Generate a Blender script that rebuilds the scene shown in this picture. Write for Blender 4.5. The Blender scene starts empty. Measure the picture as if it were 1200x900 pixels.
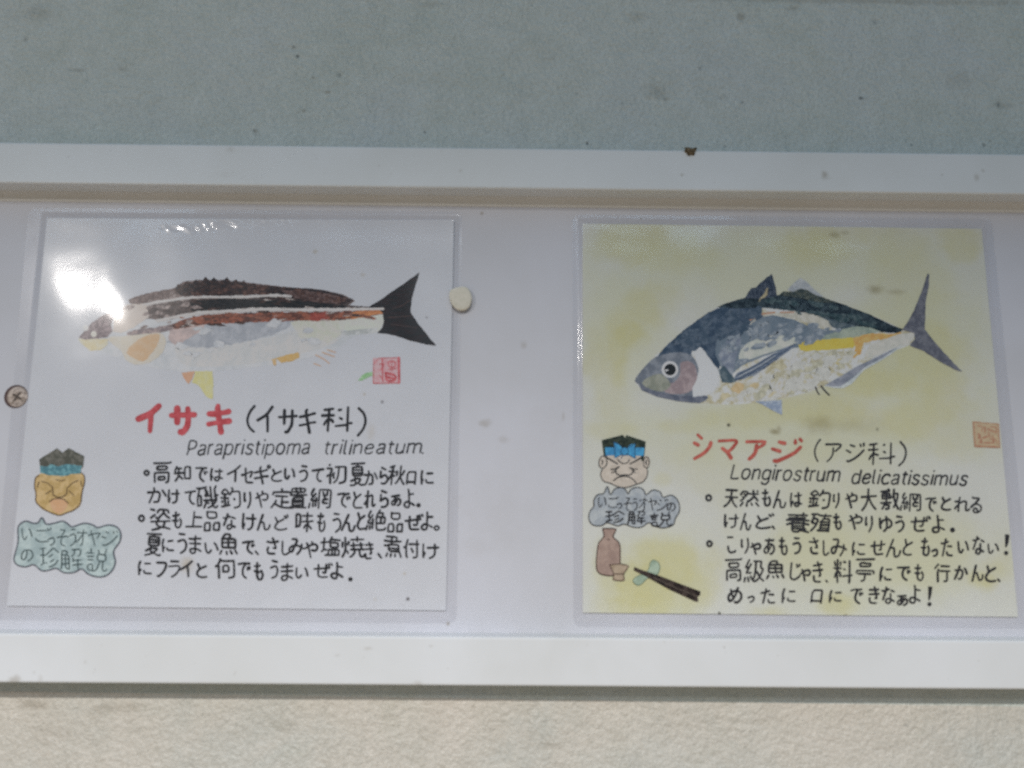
import bpy, bmesh, math, random
from mathutils import Vector, Matrix
random.seed(7)
SC = bpy.context.scene

# ------------------------------------------------------------------ camera
FPX = 950.0                       # focal length in pixels of a 1200 px wide frame
D_CAM = 0.4075                    # metres from the wall plane (y = 0) to the lens
PITCH, YAW, ROLL = math.radians(9.4), math.radians(-0.4351), math.radians(-0.4783)
RM = Matrix.Rotation(YAW, 3, 'Z') @ Matrix.Rotation(PITCH, 3, 'X') @ Matrix.Rotation(ROLL, 3, 'Y')
cam_data = bpy.data.cameras.new('camera')
cam = bpy.data.objects.new('camera', cam_data)
SC.collection.objects.link(cam)
cam.matrix_world = Matrix.Translation((0, -D_CAM, 0)) @ (RM @ Matrix.Rotation(math.pi / 2, 3, 'X')).to_4x4()
cam_data.sensor_width = 36.0
cam_data.lens = FPX / 1200.0 * 36.0
cam_data.clip_start = 0.005
cam_data.clip_end = 50.0
cam_data.dof.use_dof = True       # the phone focused a little behind the cards
cam_data.dof.focus_distance = 0.75
cam_data.dof.aperture_fstop = 10.8
SC.camera = cam

# ------------------------------------------------------------------ world and lamps
world = bpy.data.worlds.new('World')
SC.world = world
world.use_nodes = True
wnt = world.node_tree
wb = wnt.nodes['Background']
wtc = wnt.nodes.new('ShaderNodeTexCoord')
wsep = wnt.nodes.new('ShaderNodeSeparateXYZ')
wnt.links.new(wtc.outputs['Generated'], wsep.inputs[0])
wr = wnt.nodes.new('ShaderNodeValToRGB')      # pale blue sky above, warm floor below
wr.color_ramp.elements[0].position = 0.40
wr.color_ramp.elements[0].color = (0.95, 0.83, 0.68, 1)
wr.color_ramp.elements[1].position = 0.62
wr.color_ramp.elements[1].color = (0.47, 0.77, 1.12, 1)
wmr = wnt.nodes.new('ShaderNodeMapRange')
wmr.inputs['From Min'].default_value = -1.0
wnt.links.new(wsep.outputs['Z'], wmr.inputs['Value'])
wnt.links.new(wmr.outputs[0], wr.inputs['Fac'])
wnt.links.new(wr.outputs['Color'], wb.inputs['Color'])
wb.inputs['Strength'].default_value = 0.305

def aim(o, target):
    d = Vector(target) - o.location
    o.rotation_euler = d.to_track_quat('-Z', 'Y').to_euler()

def lamp(name, kind, loc, target, power, colour, **kw):
    l = bpy.data.lights.new(name, kind)
    l.energy = power
    l.color = colour
    for k, v in kw.items():
        setattr(l, k, v)
    o = bpy.data.objects.new(name, l)
    SC.collection.objects.link(o)
    o.location = loc
    aim(o, target)
    return o

# warm down-light in front of the wall: bright pool on the lower half, soft edge towards the top
spot = lamp('down_light', 'SPOT', (-0.10, -2.0, 1.02), (0.10, 0, -0.60), 168.0, (1.0, 0.972, 0.945),
     spot_size=math.radians(34), spot_blend=1.0, shadow_soft_size=0.03)
spot.scale = (2.4, 1.0, 1.0)      # oval beam, wide and low
# bare round lamp mirrored in the film of the first card
lamp('bulb', 'AREA', (-0.832, -1.2, 0.432), (-0.2, 0, 0.07), 2.5, (1.0, 0.95, 0.90), shape='DISK', size=0.062)
# long bluish clerestory window opposite the wall, mirrored in the top edge of both films
lamp('window_light', 'AREA', (-0.15, -2.2, 0.975), (-0.1, 0, 0.15), 2.4, (0.55, 0.78, 1.0), shape='RECTANGLE', size=2.8, size_y=0.07)

SC.view_settings.view_transform = 'Standard'
SC.view_settings.look = 'None'
SC.view_settings.exposure = 0.0
SC.view_settings.gamma = 1.0
SC.render.engine = 'CYCLES'
SC.cycles.max_bounces = 8
SC.cycles.sample_clamp_indirect = 0.0
SC.cycles.transparent_max_bounces = 16
SC.cycles.use_denoising = False

# ------------------------------------------------------------------ heights above the wall (metres)
H_PANEL, H_RAIL, H_CARD, H_FILM = 0.006, 0.020, 0.0069, 0.0075

def at(px, py, h):
    """point (x, z) of the plane at height h in front of the wall"""
    d = RM @ Vector(((px - 600.0) / FPX, 1.0, -(py - 450.0) / FPX))
    k = (D_CAM - h) / d.y
    return (d.x * k, d.z * k)

# ------------------------------------------------------------------ colours
def lin(c):
    c /= 255.0
    return c / 12.92 if c <= 0.04045 else ((c + 0.055) / 1.055) ** 2.4

def col(r, g, b, py=None):
    """own colour of a surface from what is seen there, light divided out"""
    if py is None:
        return (lin(r), lin(g), lin(b), 1)
    t = min(1, max(0, (py - 170) / 630.0))
    e = 0.43 + 0.31 * t
    tint = (0.92 + 0.11 * t, 1.0, 1.06 - 0.09 * t)
    c = [max(0.006, (lin(v) - 0.013) / (e * k)) for v, k in zip((r, g, b), tint)]
    g = sum(c) / 3
    c = [0.82 * v + 0.18 * g for v in c]
    m = max(1.0, max(c) / 0.80)
    return tuple(v / m for v in c) + (1,)

# ------------------------------------------------------------------ materials
def new_mat(name):
    m = bpy.data.materials.new(name)
    m.use_nodes = True
    nt = m.node_tree
    return m, nt, nt.nodes['Principled BSDF']

def setp(b, **kw):
    for k, v in kw.items():
        b.inputs[k.replace('_', ' ')].default_value = v

def noise(nt, scale, detail=4.0, rough=0.6, vec=None, dist=0.0):
    n = nt.nodes.new('ShaderNodeTexNoise')
    n.inputs['Scale'].default_value = scale
    n.inputs['Detail'].default_value = detail
    n.inputs['Roughness'].default_value = rough
    n.inputs['Distortion'].default_value = dist
    if vec is None:
        tc = nt.nodes.new('ShaderNodeTexCoord')
        vec = tc.outputs['Object']
    nt.links.new(vec, n.inputs['Vector'])
    return n

def ramp(nt, fac, stops):
    r = nt.nodes.new('ShaderNodeValToRGB')
    els = r.color_ramp.elements
    while len(els) < len(stops):
        els.new(0.5)
    for e, (p, c) in zip(els, stops):
        e.position = p
        e.color = c
    nt.links.new(fac, r.inputs['Fac'])
    return r

def mixc(nt, fac, a, b):
    m = nt.nodes.new('ShaderNodeMix')
    m.data_type = 'RGBA'
    for s, v in ((m.inputs[0], fac), (m.inputs[6], a), (m.inputs[7], b)):
        if hasattr(v, 'is_linked'):
            nt.links.new(v, s)
        else:
            s.default_value = v
    return m.outputs[2]

def math_node(nt, op, a, b=None, clamp=False):
    m = nt.nodes.new('ShaderNodeMath')
    m.operation = op
    m.use_clamp = clamp
    for s, v in ((m.inputs[0], a), (m.inputs[1], b)):
        if v is None:
            continue
        if hasattr(v, 'is_linked'):
            nt.links.new(v, s)
        else:
            s.default_value = v
    return m.outputs[0]

def spots(nt, blobs, wob_scale, wob, edge=0.0):
    """soft stains at given places: blobs = (x, z, rx, rz, strength); wobbled outline"""
    tc = nt.nodes.new('ShaderNodeTexCoord')
    n = noise(nt, wob_scale, 4, 0.6, tc.outputs['Object'])
    w = math_node(nt, 'MULTIPLY', math_node(nt, 'SUBTRACT', n.outputs['Fac'], 0.5), wob)
    total = None
    for x, z, rx, rz, s in blobs:
        mp = nt.nodes.new('ShaderNodeMapping')
        mp.vector_type = 'TEXTURE'
        mp.inputs['Location'].default_value = (x, 0, z)
        mp.inputs['Scale'].default_value = (rx, 1000.0, rz)
        nt.links.new(tc.outputs['Object'], mp.inputs['Vector'])
        ln = nt.nodes.new('ShaderNodeVectorMath')
        ln.operation = 'LENGTH'
        nt.links.new(mp.outputs[0], ln.inputs[0])
        d = math_node(nt, 'ADD', ln.outputs['Value'], w)
        mr = nt.nodes.new('ShaderNodeMapRange')
        mr.interpolation_type = 'SMOOTHSTEP'
        mr.inputs['From Min'].default_value = 1.0
        mr.inputs['From Max'].default_value = edge
        mr.inputs['To Max'].default_value = s
        nt.links.new(d, mr.inputs['Value'])
        total = mr.outputs[0] if total is None else math_node(nt, 'MAXIMUM', total, mr.outputs[0])
    return total

def px_spots(lst, h, origin=(0, 0)):
    out = []
    for x, y, rx, ry, s in lst:
        p = at(x, y, h)
        k = (D_CAM - h) / FPX
        out.append((p[0] - origin[0], p[1] - origin[1], rx * k, ry * k * 1.05, s))
    return out

def flat(name, c, rough=0.8, spec=0.2):
    m, nt, b = new_mat(name)
    setp(b, Base_Color=c, Roughness=rough, Specular_IOR_Level=spec)
    return m

def mottled(name, stops, scale=60.0, detail=5.0, rough=0.8, dist=0.3, stretch=None):
    """printed collage paper: uneven colour"""
    m, nt, b = new_mat(name)
    tc = nt.nodes.new('ShaderNodeTexCoord')
    vec = tc.outputs['Object']
    if stretch:
        mp = nt.nodes.new('ShaderNodeMapping')
        mp.inputs['Scale'].default_value = stretch
        nt.links.new(vec, mp.inputs['Vector'])
        vec = mp.outputs[0]
    n = noise(nt, scale, detail + 2, 0.74, vec, dist)
    r = ramp(nt, n.outputs['Fac'], stops)
    nt.links.new(r.outputs['Color'], b.inputs['Base Color'])
    setp(b, Roughness=rough, Specular_IOR_Level=0.15)
    return m

def two(name, a, b, py, scale=120.0, lo=0.33, hi=0.67, **kw):
    a2 = tuple(max(8, v - 0.35 * (w - v) - 5) for v, w in zip(a, b))
    b2 = tuple(min(235, w + 0.25 * (w - v) + 5) for v, w in zip(a, b))
    return mottled(name, [(lo - 0.08, col(*a2, py)), (0.47, col(*a, py)), (0.55, col(*b, py)), (hi + 0.06, col(*b2, py))], scale * 1.4, **kw)

# ------------------------------------------------------------------ objects
def empty(name, loc, label=None, cat=None, group=None):
    o = bpy.data.objects.new(name, None)
    o.empty_display_size = 0.02
    SC.collection.objects.link(o)
    o.location = loc
    tag(o, label, cat, group)
    return o

def tag(o, label=None, cat=None, group=None, kind=None):
    for k, v in (('label', label), ('category', cat), ('group', group), ('kind', kind)):
        if v:
            o[k] = v

def link(name, bm, mat, parent=None, loc=(0, 0, 0), smooth=False, label=None):
    me = bpy.data.meshes.new(name)
    bm.normal_update()
    bm.to_mesh(me)
    bm.free()
    me.materials.append(mat)
    if smooth:
        for p in me.polygons:
            p.use_smooth = True
    o = bpy.data.objects.new(name, me)
    SC.collection.objects.link(o)
    o.location = loc
    if parent is not None:
        o.parent = parent
    if label:
        o['label'] = label
    return o

def add_box(bm, x0, x1, y0, y1, z0, z1, bevel=0.0, seg=2):
    r = bmesh.ops.create_cube(bm, size=1.0)
    vs = r['verts']
    for v in vs:
        v.co = Vector(((x0 + x1) / 2 + v.co.x * (x1 - x0), (y0 + y1) / 2 + v.co.y * (y1 - y0), (z0 + z1) / 2 + v.co.z * (z1 - z0)))
    if bevel:
        es = list({e for v in vs for e in v.link_edges})
        bmesh.ops.bevel(bm, geom=es, offset=bevel, segments=seg, affect='EDGES', profile=0.6)

def catmull(pts, n=5, closed=True):
    out = []
    L = len(pts)
    rng = range(L) if closed else range(L - 1)
    for i in rng:
        if closed:
            p0, p1, p2, p3 = pts[i - 1], pts[i], pts[(i + 1) % L], pts[(i + 2) % L]
        else:
            p0, p1, p2, p3 = pts[max(i - 1, 0)], pts[i], pts[i + 1], pts[min(i + 2, L - 1)]
        for k in range(n):
            t = k / n
            out.append(tuple(0.5 * (2 * b + (c - a) * t + (2 * a - 5 * b + 4 * c - d) * t * t + (3 * b - a - 3 * c + d) * t ** 3)
                             for a, b, c, d in zip(p0, p1, p2, p3)))
    if not closed:
        out.append(pts[-1])
    return out

class Card:
    """one laminated sheet: its own plane, origin at its middle"""
    def __init__(self, root, h):
        self.root, self.h = root, h
        self.o = (root.location.x, root.location.z)
        self.n = 0
    def pt(self, x, y, lift=0.0):
        p = at(x, y, self.h)
        return Vector((p[0] - self.o[0], -lift, p[1] - self.o[1]))
    def lift(self):
        self.n += 1
        return 0.00002 + self.n * 0.0000035
    def shape(self, name, pts, mat, parent=None, smooth=0, rough=0.0, label=None):
        """a flat printed or pasted patch (pts in card layout)"""
        if smooth:
            pts = catmull(pts, smooth)
        if rough:
            q = []
            L = len(pts)
            for i in range(L):
                a, b = pts[i], pts[(i + 1) % L]
                k = max(1, int(math.hypot(b[0] - a[0], b[1] - a[1]) / 3.0))
                for j in range(k):
                    t = j / k
                    q.append((a[0] + (b[0] - a[0]) * t + random.uniform(-rough, rough), a[1] + (b[1] - a[1]) * t + random.uniform(-rough, rough)))
            pts = q
        bm = bmesh.new()
        z = self.lift()
        vs = [bm.verts.new(self.pt(x, y, z)) for x, y in pts]
        f = bm.faces.new(vs)
        bm.normal_update()
        if f.normal.y > 0:
            f.normal_flip()
        bmesh.ops.triangulate(bm, faces=[f])
        return link(name, bm, mat, parent or self.root, label=label)
    def bits(self, name, where, n, size, mat, parent, flat_k=0.4, tilt=0.0):
        """small torn scraps of paper pasted inside the outline 'where'"""
        bm = bmesh.new()
        z = self.lift()
        xs, ys = [q[0] for q in where], [q[1] for q in where]
        k = 0
        while k < n:
            x, y = random.uniform(min(xs), max(xs)), random.uniform(min(ys), max(ys))
            inside = False
            for (ax, ay), (bx, by) in zip(where, where[1:] + where[:1]):
                if (ay > y) != (by > y) and x < (bx - ax) * (y - ay) / (by - ay) + ax:
                    inside = not inside
            if not inside:
                continue
            k += 1
            r = size * random.uniform(0.4, 1.3)
            t = tilt + random.uniform(-.25, .25)
            vs = []
            for j in range(9):
                a = j * 0.698 + random.uniform(-.2, .2)
                u, v = r * random.uniform(.6, 1.2) * math.cos(a), r * flat_k * random.uniform(.5, 1.2) * math.sin(a)
                vs.append(bm.verts.new(self.pt(x + u * math.cos(t) - v * math.sin(t), y + u * math.sin(t) + v * math.cos(t), z + k * 2.0e-8)))
            f = bm.faces.new(vs)
            bmesh.ops.triangulate(bm, faces=[f])
        bm.normal_update()
        for f in bm.faces:
            if f.normal.y > 0:
                f.normal_flip()
        return link(name, bm, mat, parent)
    def strokes(self, name, lines, width, mat, parent=None, chaikin=1, taper=0.12, label=None):
        """pen strokes; each line = list of points, optionally ((pts), width)"""
        bm = bmesh.new()
        base = self.lift()
        for li, ln in enumerate(lines):
            w = width
            if isinstance(ln[1], (int, float)) and not isinstance(ln[0], (int, float)):
                ln, w = ln
            w *= random.uniform(0.82, 1.16)
            p = [Vector((a, b)) for a, b in ln]
            for _ in range(chaikin):
                if len(p) < 3:
                    break
                q = [p[0]]
                for a, b in zip(p, p[1:]):
                    q += [a * 0.78 + b * 0.22, a * 0.22 + b * 0.78]
                q.append(p[-1])
                p = q
            q = [p[0]]
            for a in p[1:]:
                if (a - q[-1]).length > 0.25:
                    q.append(a)
            if len(q) == 1:
                q.append(q[0] + Vector((0.4, 0.0)))
            p = q
            z = base + (li % 12) * 2.4e-7
            N = len(p)
            L, R = [], []
            for i in range(N):
                d = (p[min(i + 1, N - 1)] - p[max(i - 1, 0)])
                d = d.normalized() if d.length > 1e-6 else Vector((1, 0))
                nrm = Vector((-d.y, d.x))
                t = i / (N - 1)
                ww = w * 0.5 * (1.0 + taper * (0.6 - 1.2 * t) + taper * random.uniform(-0.5, 0.5))
                zz = z + i * 1.0e-8
                L.append((p[i] + nrm * ww, zz)); R.append((p[i] - nrm * ww, zz))
            lv = [bm.verts.new(self.pt(a.x, a.y, zz)) for a, zz in L]
            rv = [bm.verts.new(self.pt(a.x, a.y, zz)) for a, zz in R]
            for i in range(N - 1):
                bm.faces.new((lv[i], lv[i + 1], rv[i + 1], rv[i]))
            for end, sgn in ((0, -1), (N - 1, 1)):     # round caps
                d = (p[1] - p[0]) if end == 0 else (p[-1] - p[-2])
                d = d.normalized() * sgn
                a0, a1 = (L[end][0], R[end][0])
                rad = (a0 - a1).length / 2
                nrm = (a0 - p[end]).normalized()
                arc = [bm.verts.new(self.pt(*(p[end] + nrm * rad * math.cos(t) + d * rad * math.sin(t)), L[end][1]))
                       for t in (math.pi * 0.25, math.pi * 0.5, math.pi * 0.75)]
                bm.faces.new([lv[end]] + arc + [rv[end]])
        bmesh.ops.recalc_face_normals(bm, faces=bm.faces)
        for f in bm.faces:
            if f.normal.y > 0:
                f.normal_flip()
        return link(name, bm, mat, parent or self.root, label=label)
    def text(self, name, items, width, mat, parent=None, slant=0.0, label=None):
        lines = []
        for it in items:
            ch, cx, cy, w, h = it[:5]
            jx, jy = random.uniform(-.4, .4), random.uniform(-.5, .5)
            w, h = w * random.uniform(.95, 1.05), h * random.uniform(.95, 1.05)
            rot = random.uniform(-.07, .05)
            lean = random.uniform(-.03, .09)
            for st in GLYPH[ch]:
                pts = []
                for gx, gy in st:
                    u, v = (gx - 0.5) * w, (0.5 - gy) * h
                    u += random.uniform(-.024, .024) * w
                    v += random.uniform(-.024, .024) * h
                    u -= (slant + lean) * v
                    pts.append((cx + jx + u - v * rot, cy + jy + v + u * rot))
                lines.append(pts)
        return self.strokes(name, lines, width, mat, parent, label=label)

def ring(cx, cy, r, n=12, ry=None):
    ry = ry or r
    return [(cx + r * math.cos(2 * math.pi * i / n), cy + ry * math.sin(2 * math.pi * i / n)) for i in range(n + 1)]

# single-stroke pen shapes of the characters: every stroke is x, y, x, y ... on a 62 x 62 grid
RAW = {
    'ぁ': [(22, 8, 7, 3, 0, 11, 0, 19, 5, 29, 20, 38), (42, 43, 39, 30, 33, 21, 22, 16), (52, 62, 2, 59), (22, 43, 47, 42, 55, 38, 60, 32, 62, 22, 57, 9, 46, 1, 40, 0), (22, 8, 22, 59)], 
    'あ': [(25, 62, 25, 54), (52, 56, 41, 54, 4, 54), (21, 32, 13, 31, 6, 24, 1, 16, 0, 10, 6, 4, 23, 6, 26, 13, 39, 27, 43, 38), (39, 0, 48, 2, 57, 8, 62, 16, 61, 28, 56, 34, 50, 37, 39, 40, 23, 38), (25, 14, 21, 30, 23, 54)], 
    'い': [(62, 17, 54, 47, 45, 62), (29, 17, 21, 1, 14, 0, 8, 5, 2, 22, 0, 62)], 'う': [(0, 38, 38, 44, 52, 41, 62, 32, 62, 23, 52, 10, 38, 4, 14, 0), (14, 62, 52, 60)], 
    'か': [(62, 28, 53, 50, 49, 54), (19, 46, 36, 45, 41, 34, 39, 16, 35, 4, 28, 1, 21, 2), (0, 44, 17, 44), (21, 62, 21, 54, 14, 30, 2, 0)], 'き': [(36, 52, 36, 56, 31, 62), (5, 19, 6, 6, 12, 1, 48, 0), (41, 19, 48, 19, 50, 21, 45, 35), (43, 35, 38, 52), (57, 54, 43, 52, 2, 52), (62, 37, 0, 35)], 
    'け': [(2, 12, 6, 15, 9, 24), (49, 60, 49, 18, 44, 8, 38, 2, 28, 0), (4, 4, 0, 16, 2, 62), (21, 44, 51, 44, 62, 46)], 'こ': [(7, 62, 48, 62), (62, 5, 50, 0, 14, 0, 1, 10, 0, 24)], 
    'ご': [(4, 51, 45, 51), (52, 2, 23, 0, 10, 2, 3, 8, 0, 17), (62, 58, 62, 62), (54, 53, 54, 56, 52, 56, 50, 60)], 'さ': [(48, 0, 21, 0, 9, 4, 5, 12, 5, 19, 9, 25), (41, 46, 53, 25, 50, 23, 37, 23), (32, 62, 37, 56, 37, 48), (62, 50, 30, 46, 0, 48)], 
    'し': [(62, 8, 39, 0, 17, 0, 6, 5, 0, 20, 3, 30, 3, 62)], 'じ': [(54, 54, 54, 58), (39, 50, 39, 54, 36, 54, 34, 58), (62, 16, 49, 7, 26, 0, 5, 5, 0, 16, 0, 62)], 
    'せ': [(0, 39, 15, 39), (46, 62, 45, 25, 44, 21, 35, 21), (15, 58, 15, 21, 18, 4, 24, 0, 51, 0), (15, 41, 36, 41, 62, 45)], 'ぜ': [(62, 54, 60, 62), (53, 52, 52, 60), (14, 37, 15, 33, 16, 10, 19, 3, 29, 0, 48, 2), (16, 39, 15, 52, 14, 56), (43, 56, 42, 21, 38, 19, 31, 21), (55, 43, 0, 37)], 
    'そ': [(40, 60, 36, 53, 25, 43, 22, 35), (40, 60, 36, 62, 14, 62), (46, 0, 34, 1, 23, 8, 22, 21, 28, 33), (0, 31, 20, 35, 30, 34, 52, 37, 62, 33)], 
    'た': [(58, 36, 38, 36), (19, 42, 17, 42, 15, 46), (23, 48, 23, 62), (62, 0, 39, 1, 33, 6, 32, 14), (19, 46, 18, 34, 8, 0), (0, 44, 4, 47, 17, 46, 39, 52)], 
    'っ': [(0, 49, 40, 62, 52, 58, 59, 49, 62, 30, 55, 13, 42, 4, 22, 0)], 'て': [(54, 0, 48, 0, 37, 5, 28, 18, 28, 38, 39, 58), (62, 62, 0, 55)], 'で': [(60, 46, 62, 40), (52, 35, 48, 46), (37, 60, 27, 42, 24, 27, 29, 11, 48, 0), (56, 62, 39, 60, 29, 62, 0, 58)], 
    'と': [(7, 62, 18, 41), (59, 53, 19, 40, 3, 26, 0, 15, 4, 8, 16, 2, 35, 0, 62, 2)], 'ど': [(49, 58, 53, 51), (62, 56, 60, 62), (15, 34, 4, 54), (43, 45, 16, 33, 4, 22, 0, 11, 4, 5, 17, 0, 43, 0, 53, 4)], 
    'な': [(34, 54, 20, 52), (16, 48, 0, 50), (48, 50, 62, 45), (60, 8, 44, 15), (22, 62, 19, 51, 2, 17), (42, 19, 23, 17, 18, 10, 20, 4, 30, 0, 41, 4, 44, 12, 42, 37)], 
    'に': [(62, 4, 35, 5, 27, 10, 26, 18), (33, 52, 60, 52), (9, 22, 6, 15, 2, 12), (7, 62, 0, 40, 2, 0)], 'の': [(32, 60, 32, 46, 27, 28, 18, 9, 12, 7, 7, 9, 3, 14, 0, 25, 5, 46, 18, 59, 26, 62, 40, 62, 52, 57, 62, 41, 62, 21, 50, 5, 36, 0)], 
    'は': [(48, 16, 62, 10), (10, 23, 8, 16, 4, 14), (24, 48, 52, 48, 60, 50), (4, 62, 0, 27, 4, 2), (48, 19, 30, 18, 24, 15, 22, 10, 25, 4, 32, 0, 40, 1, 47, 6, 46, 62)], 
    'ま': [(32, 49, 0, 51), (32, 51, 62, 51), (32, 15, 47, 12, 62, 6), (60, 34, 0, 34), (32, 17, 12, 16, 4, 14, 0, 9, 3, 4, 10, 0, 25, 0, 31, 4, 32, 56, 35, 62)], 
    'み': [(62, 21, 58, 25, 53, 25), (26, 37, 33, 61, 11, 62), (22, 37, 22, 31, 14, 14, 11, 11, 4, 10, 0, 14, 0, 25, 4, 30, 11, 34, 28, 37, 53, 29), (34, 0, 47, 14, 52, 27, 54, 41)], 
    'め': [(44, 62, 40, 48), (26, 21, 21, 25, 18, 31, 10, 54), (34, 1, 42, 0, 55, 7, 62, 19, 61, 35, 54, 43, 42, 48, 32, 48, 14, 42), (14, 39, 5, 32, 0, 19, 4, 7, 8, 5, 14, 6, 25, 16, 35, 37, 38, 48)], 
    'も': [(21, 62, 21, 48), (19, 28, 19, 48), (17, 28, 17, 12, 22, 4, 30, 0, 45, 0, 55, 4, 62, 14, 59, 26, 51, 34), (0, 50, 32, 48, 41, 52), (0, 30, 9, 28, 36, 28)], 
    'ゃ': [(16, 45, 0, 39), (14, 48, 47, 59, 56, 55, 62, 45, 58, 31, 51, 28, 35, 31), (14, 45, 9, 62), (16, 48, 30, 0)], 'や': [(36, 52, 35, 60, 32, 62), (36, 28, 48, 26, 58, 30, 62, 38, 61, 46, 58, 50, 48, 53, 38, 52, 14, 44), (16, 42, 0, 36), (14, 42, 10, 56, 6, 58), (16, 44, 32, 0)], 
    'ゆ': [(0, 30, 7, 33, 18, 45, 28, 48, 36, 49), (2, 13, 0, 26, 2, 56), (34, 62, 39, 39, 36, 13), (19, 0, 26, 2, 33, 12, 54, 16, 62, 26, 62, 38, 57, 45, 47, 50, 36, 51)], 
    'よ': [(33, 46, 62, 46), (62, 8, 45, 15, 33, 16), (33, 20, 17, 20, 7, 17, 2, 14, 0, 10, 3, 4, 10, 0, 26, 0, 33, 5, 33, 56, 31, 62)], 'ら': [(0, 26, 8, 26, 31, 34, 44, 34, 56, 29, 62, 22, 59, 11, 47, 4, 28, 0, 8, 2), (0, 26, 5, 50), (13, 62, 47, 56)], 
    'り': [(15, 0, 38, 3, 57, 15, 62, 23, 62, 43, 53, 52, 41, 56, 24, 53, 3, 43), (6, 62, 0, 31, 3, 21)], 'る': [(5, 62, 10, 58, 38, 60, 45, 58), (29, 40, 31, 36), (43, 2, 38, 12, 31, 15, 22, 16, 15, 12, 14, 6, 19, 1, 40, 0, 54, 5, 60, 10, 62, 14, 61, 24, 57, 29, 50, 33, 26, 36), (0, 22, 10, 29, 25, 37, 30, 44, 41, 51, 45, 58)], 
    'れ': [(0, 11, 9, 24, 14, 26), (16, 45, 2, 45), (62, 9, 55, 4, 48, 4, 46, 6, 45, 15, 48, 41, 43, 47, 34, 46, 16, 36), (16, 0, 14, 28, 19, 62)], 'ん': [(14, 30, 28, 32, 32, 30, 36, 5, 42, 0, 52, 2, 56, 5, 62, 16, 62, 20), (28, 62, 0, 1)], 
    'ア': [(0, 62, 60, 62, 62, 60, 61, 55, 53, 44), (28, 44, 27, 25, 24, 16, 15, 5, 5, 0)], 'イ': [(38, 42, 40, 35, 40, 0), (0, 29, 38, 43, 62, 62)], 'オ': [(0, 47, 6, 50, 31, 50, 39, 47), (41, 50, 58, 49, 62, 47), (0, 12, 14, 20, 34, 39, 39, 41), (29, 2, 33, 0, 41, 4, 41, 35, 39, 45, 41, 62)], 
    'キ': [(58, 52, 46, 49, 27, 46), (27, 45, 0, 43), (0, 19, 31, 23), (62, 27, 31, 25), (38, 0, 24, 56, 27, 62)], 'ギ': [(23, 44, 23, 55), (62, 58, 62, 62), (27, 22, 25, 44), (33, 0, 29, 24), (27, 24, 49, 26, 60, 29), (50, 62, 53, 55, 49, 48, 0, 40), (29, 22, 17, 22, 0, 18)], 
    'サ': [(16, 62, 16, 25), (24, 1, 28, 0, 36, 5, 45, 20, 46, 60), (62, 44, 0, 44)], 'シ': [(62, 43, 58, 32, 43, 18, 28, 8, 4, 0), (13, 34, 0, 41), (26, 53, 13, 62)], 
    'ジ': [(60, 62, 62, 56), (14, 31, 0, 39), (2, 0, 10, 0, 30, 9, 48, 23, 60, 39), (26, 52, 14, 58), (50, 52, 48, 60)], 'セ': [(0, 36, 22, 38), (50, 24, 62, 41, 62, 46, 52, 47, 35, 43, 22, 43), (61, 0, 30, 0, 25, 3, 22, 15, 22, 62)], 
    'フ': [(0, 62, 57, 62, 62, 57, 62, 48, 56, 35, 42, 16, 14, 0, 7, 2)], 'マ': [(32, 19, 48, 33, 61, 53, 62, 59, 56, 62, 0, 62), (45, 0, 32, 18, 13, 33)], 
    'ヤ': [(62, 46, 46, 28), (62, 46, 62, 50, 58, 50), (16, 62, 18, 44), (0, 42, 20, 44), (20, 46, 33, 0), (62, 46, 53, 50, 18, 46)], 'ラ': [(12, 62, 55, 62), (16, 1, 21, 0, 28, 2, 46, 12, 58, 27, 62, 36, 61, 40, 55, 43, 0, 43)], 
    '上': [(57, 38, 28, 38), (0, 0, 62, 0), (28, 0, 28, 62)], '亭': [(62, 23, 61, 29, 57, 31, 2, 31, 0, 29, 0, 23), (20, 0, 30, 2, 31, 19), (31, 52, 12, 52, 12, 43, 16, 41, 49, 41, 51, 46, 49, 52, 31, 52), (62, 62, 0, 62), (51, 21, 9, 21)], 
    '付': [(0, 35, 9, 41), (36, 18, 29, 32), (24, 46, 62, 46), (38, 0, 49, 0, 53, 4, 53, 60), (11, 0, 9, 5, 9, 44, 16, 62)], '何': [(0, 38, 4, 44, 8, 44), (45, 0, 58, 1, 62, 5, 62, 58), (16, 62, 21, 58, 62, 58), (25, 20, 44, 21, 43, 41, 26, 41, 25, 20), (10, 0, 10, 38, 8, 46, 16, 62)], 
    '初': [(41, 55, 37, 22, 31, 9, 24, 2), (62, 55, 62, 26, 60, 9, 54, 1, 43, 0), (9, 62, 9, 59), (28, 55, 62, 55), (11, 0, 11, 29, 18, 46, 15, 48, 0, 48), (0, 22, 8, 27, 19, 28), (23, 19, 19, 26, 23, 34)], 
    '口': [(0, 8, 62, 8), (62, 0, 62, 58, 59, 61, 55, 62, 1, 61, 0, 0)], '味': [(0, 16, 11, 17, 15, 20, 15, 53, 11, 56, 2, 56, 0, 55, 0, 16), (41, 0, 41, 24), (41, 31, 41, 62), (26, 51, 58, 51), (62, 33, 49, 33, 42, 30, 36, 33, 23, 33), (43, 24, 35, 21, 30, 13), (56, 9, 44, 24, 43, 29)], 
    '品': [(60, 25, 39, 24, 39, 0), (60, 25, 62, 19, 62, 4, 60, 0), (60, 0, 39, 0), (21, 0, 0, 0), (21, 0, 23, 4, 23, 21, 21, 24, 17, 25, 1, 24, 0, 0), (12, 62, 12, 41, 50, 41, 50, 58, 48, 61, 12, 62)], 
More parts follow.
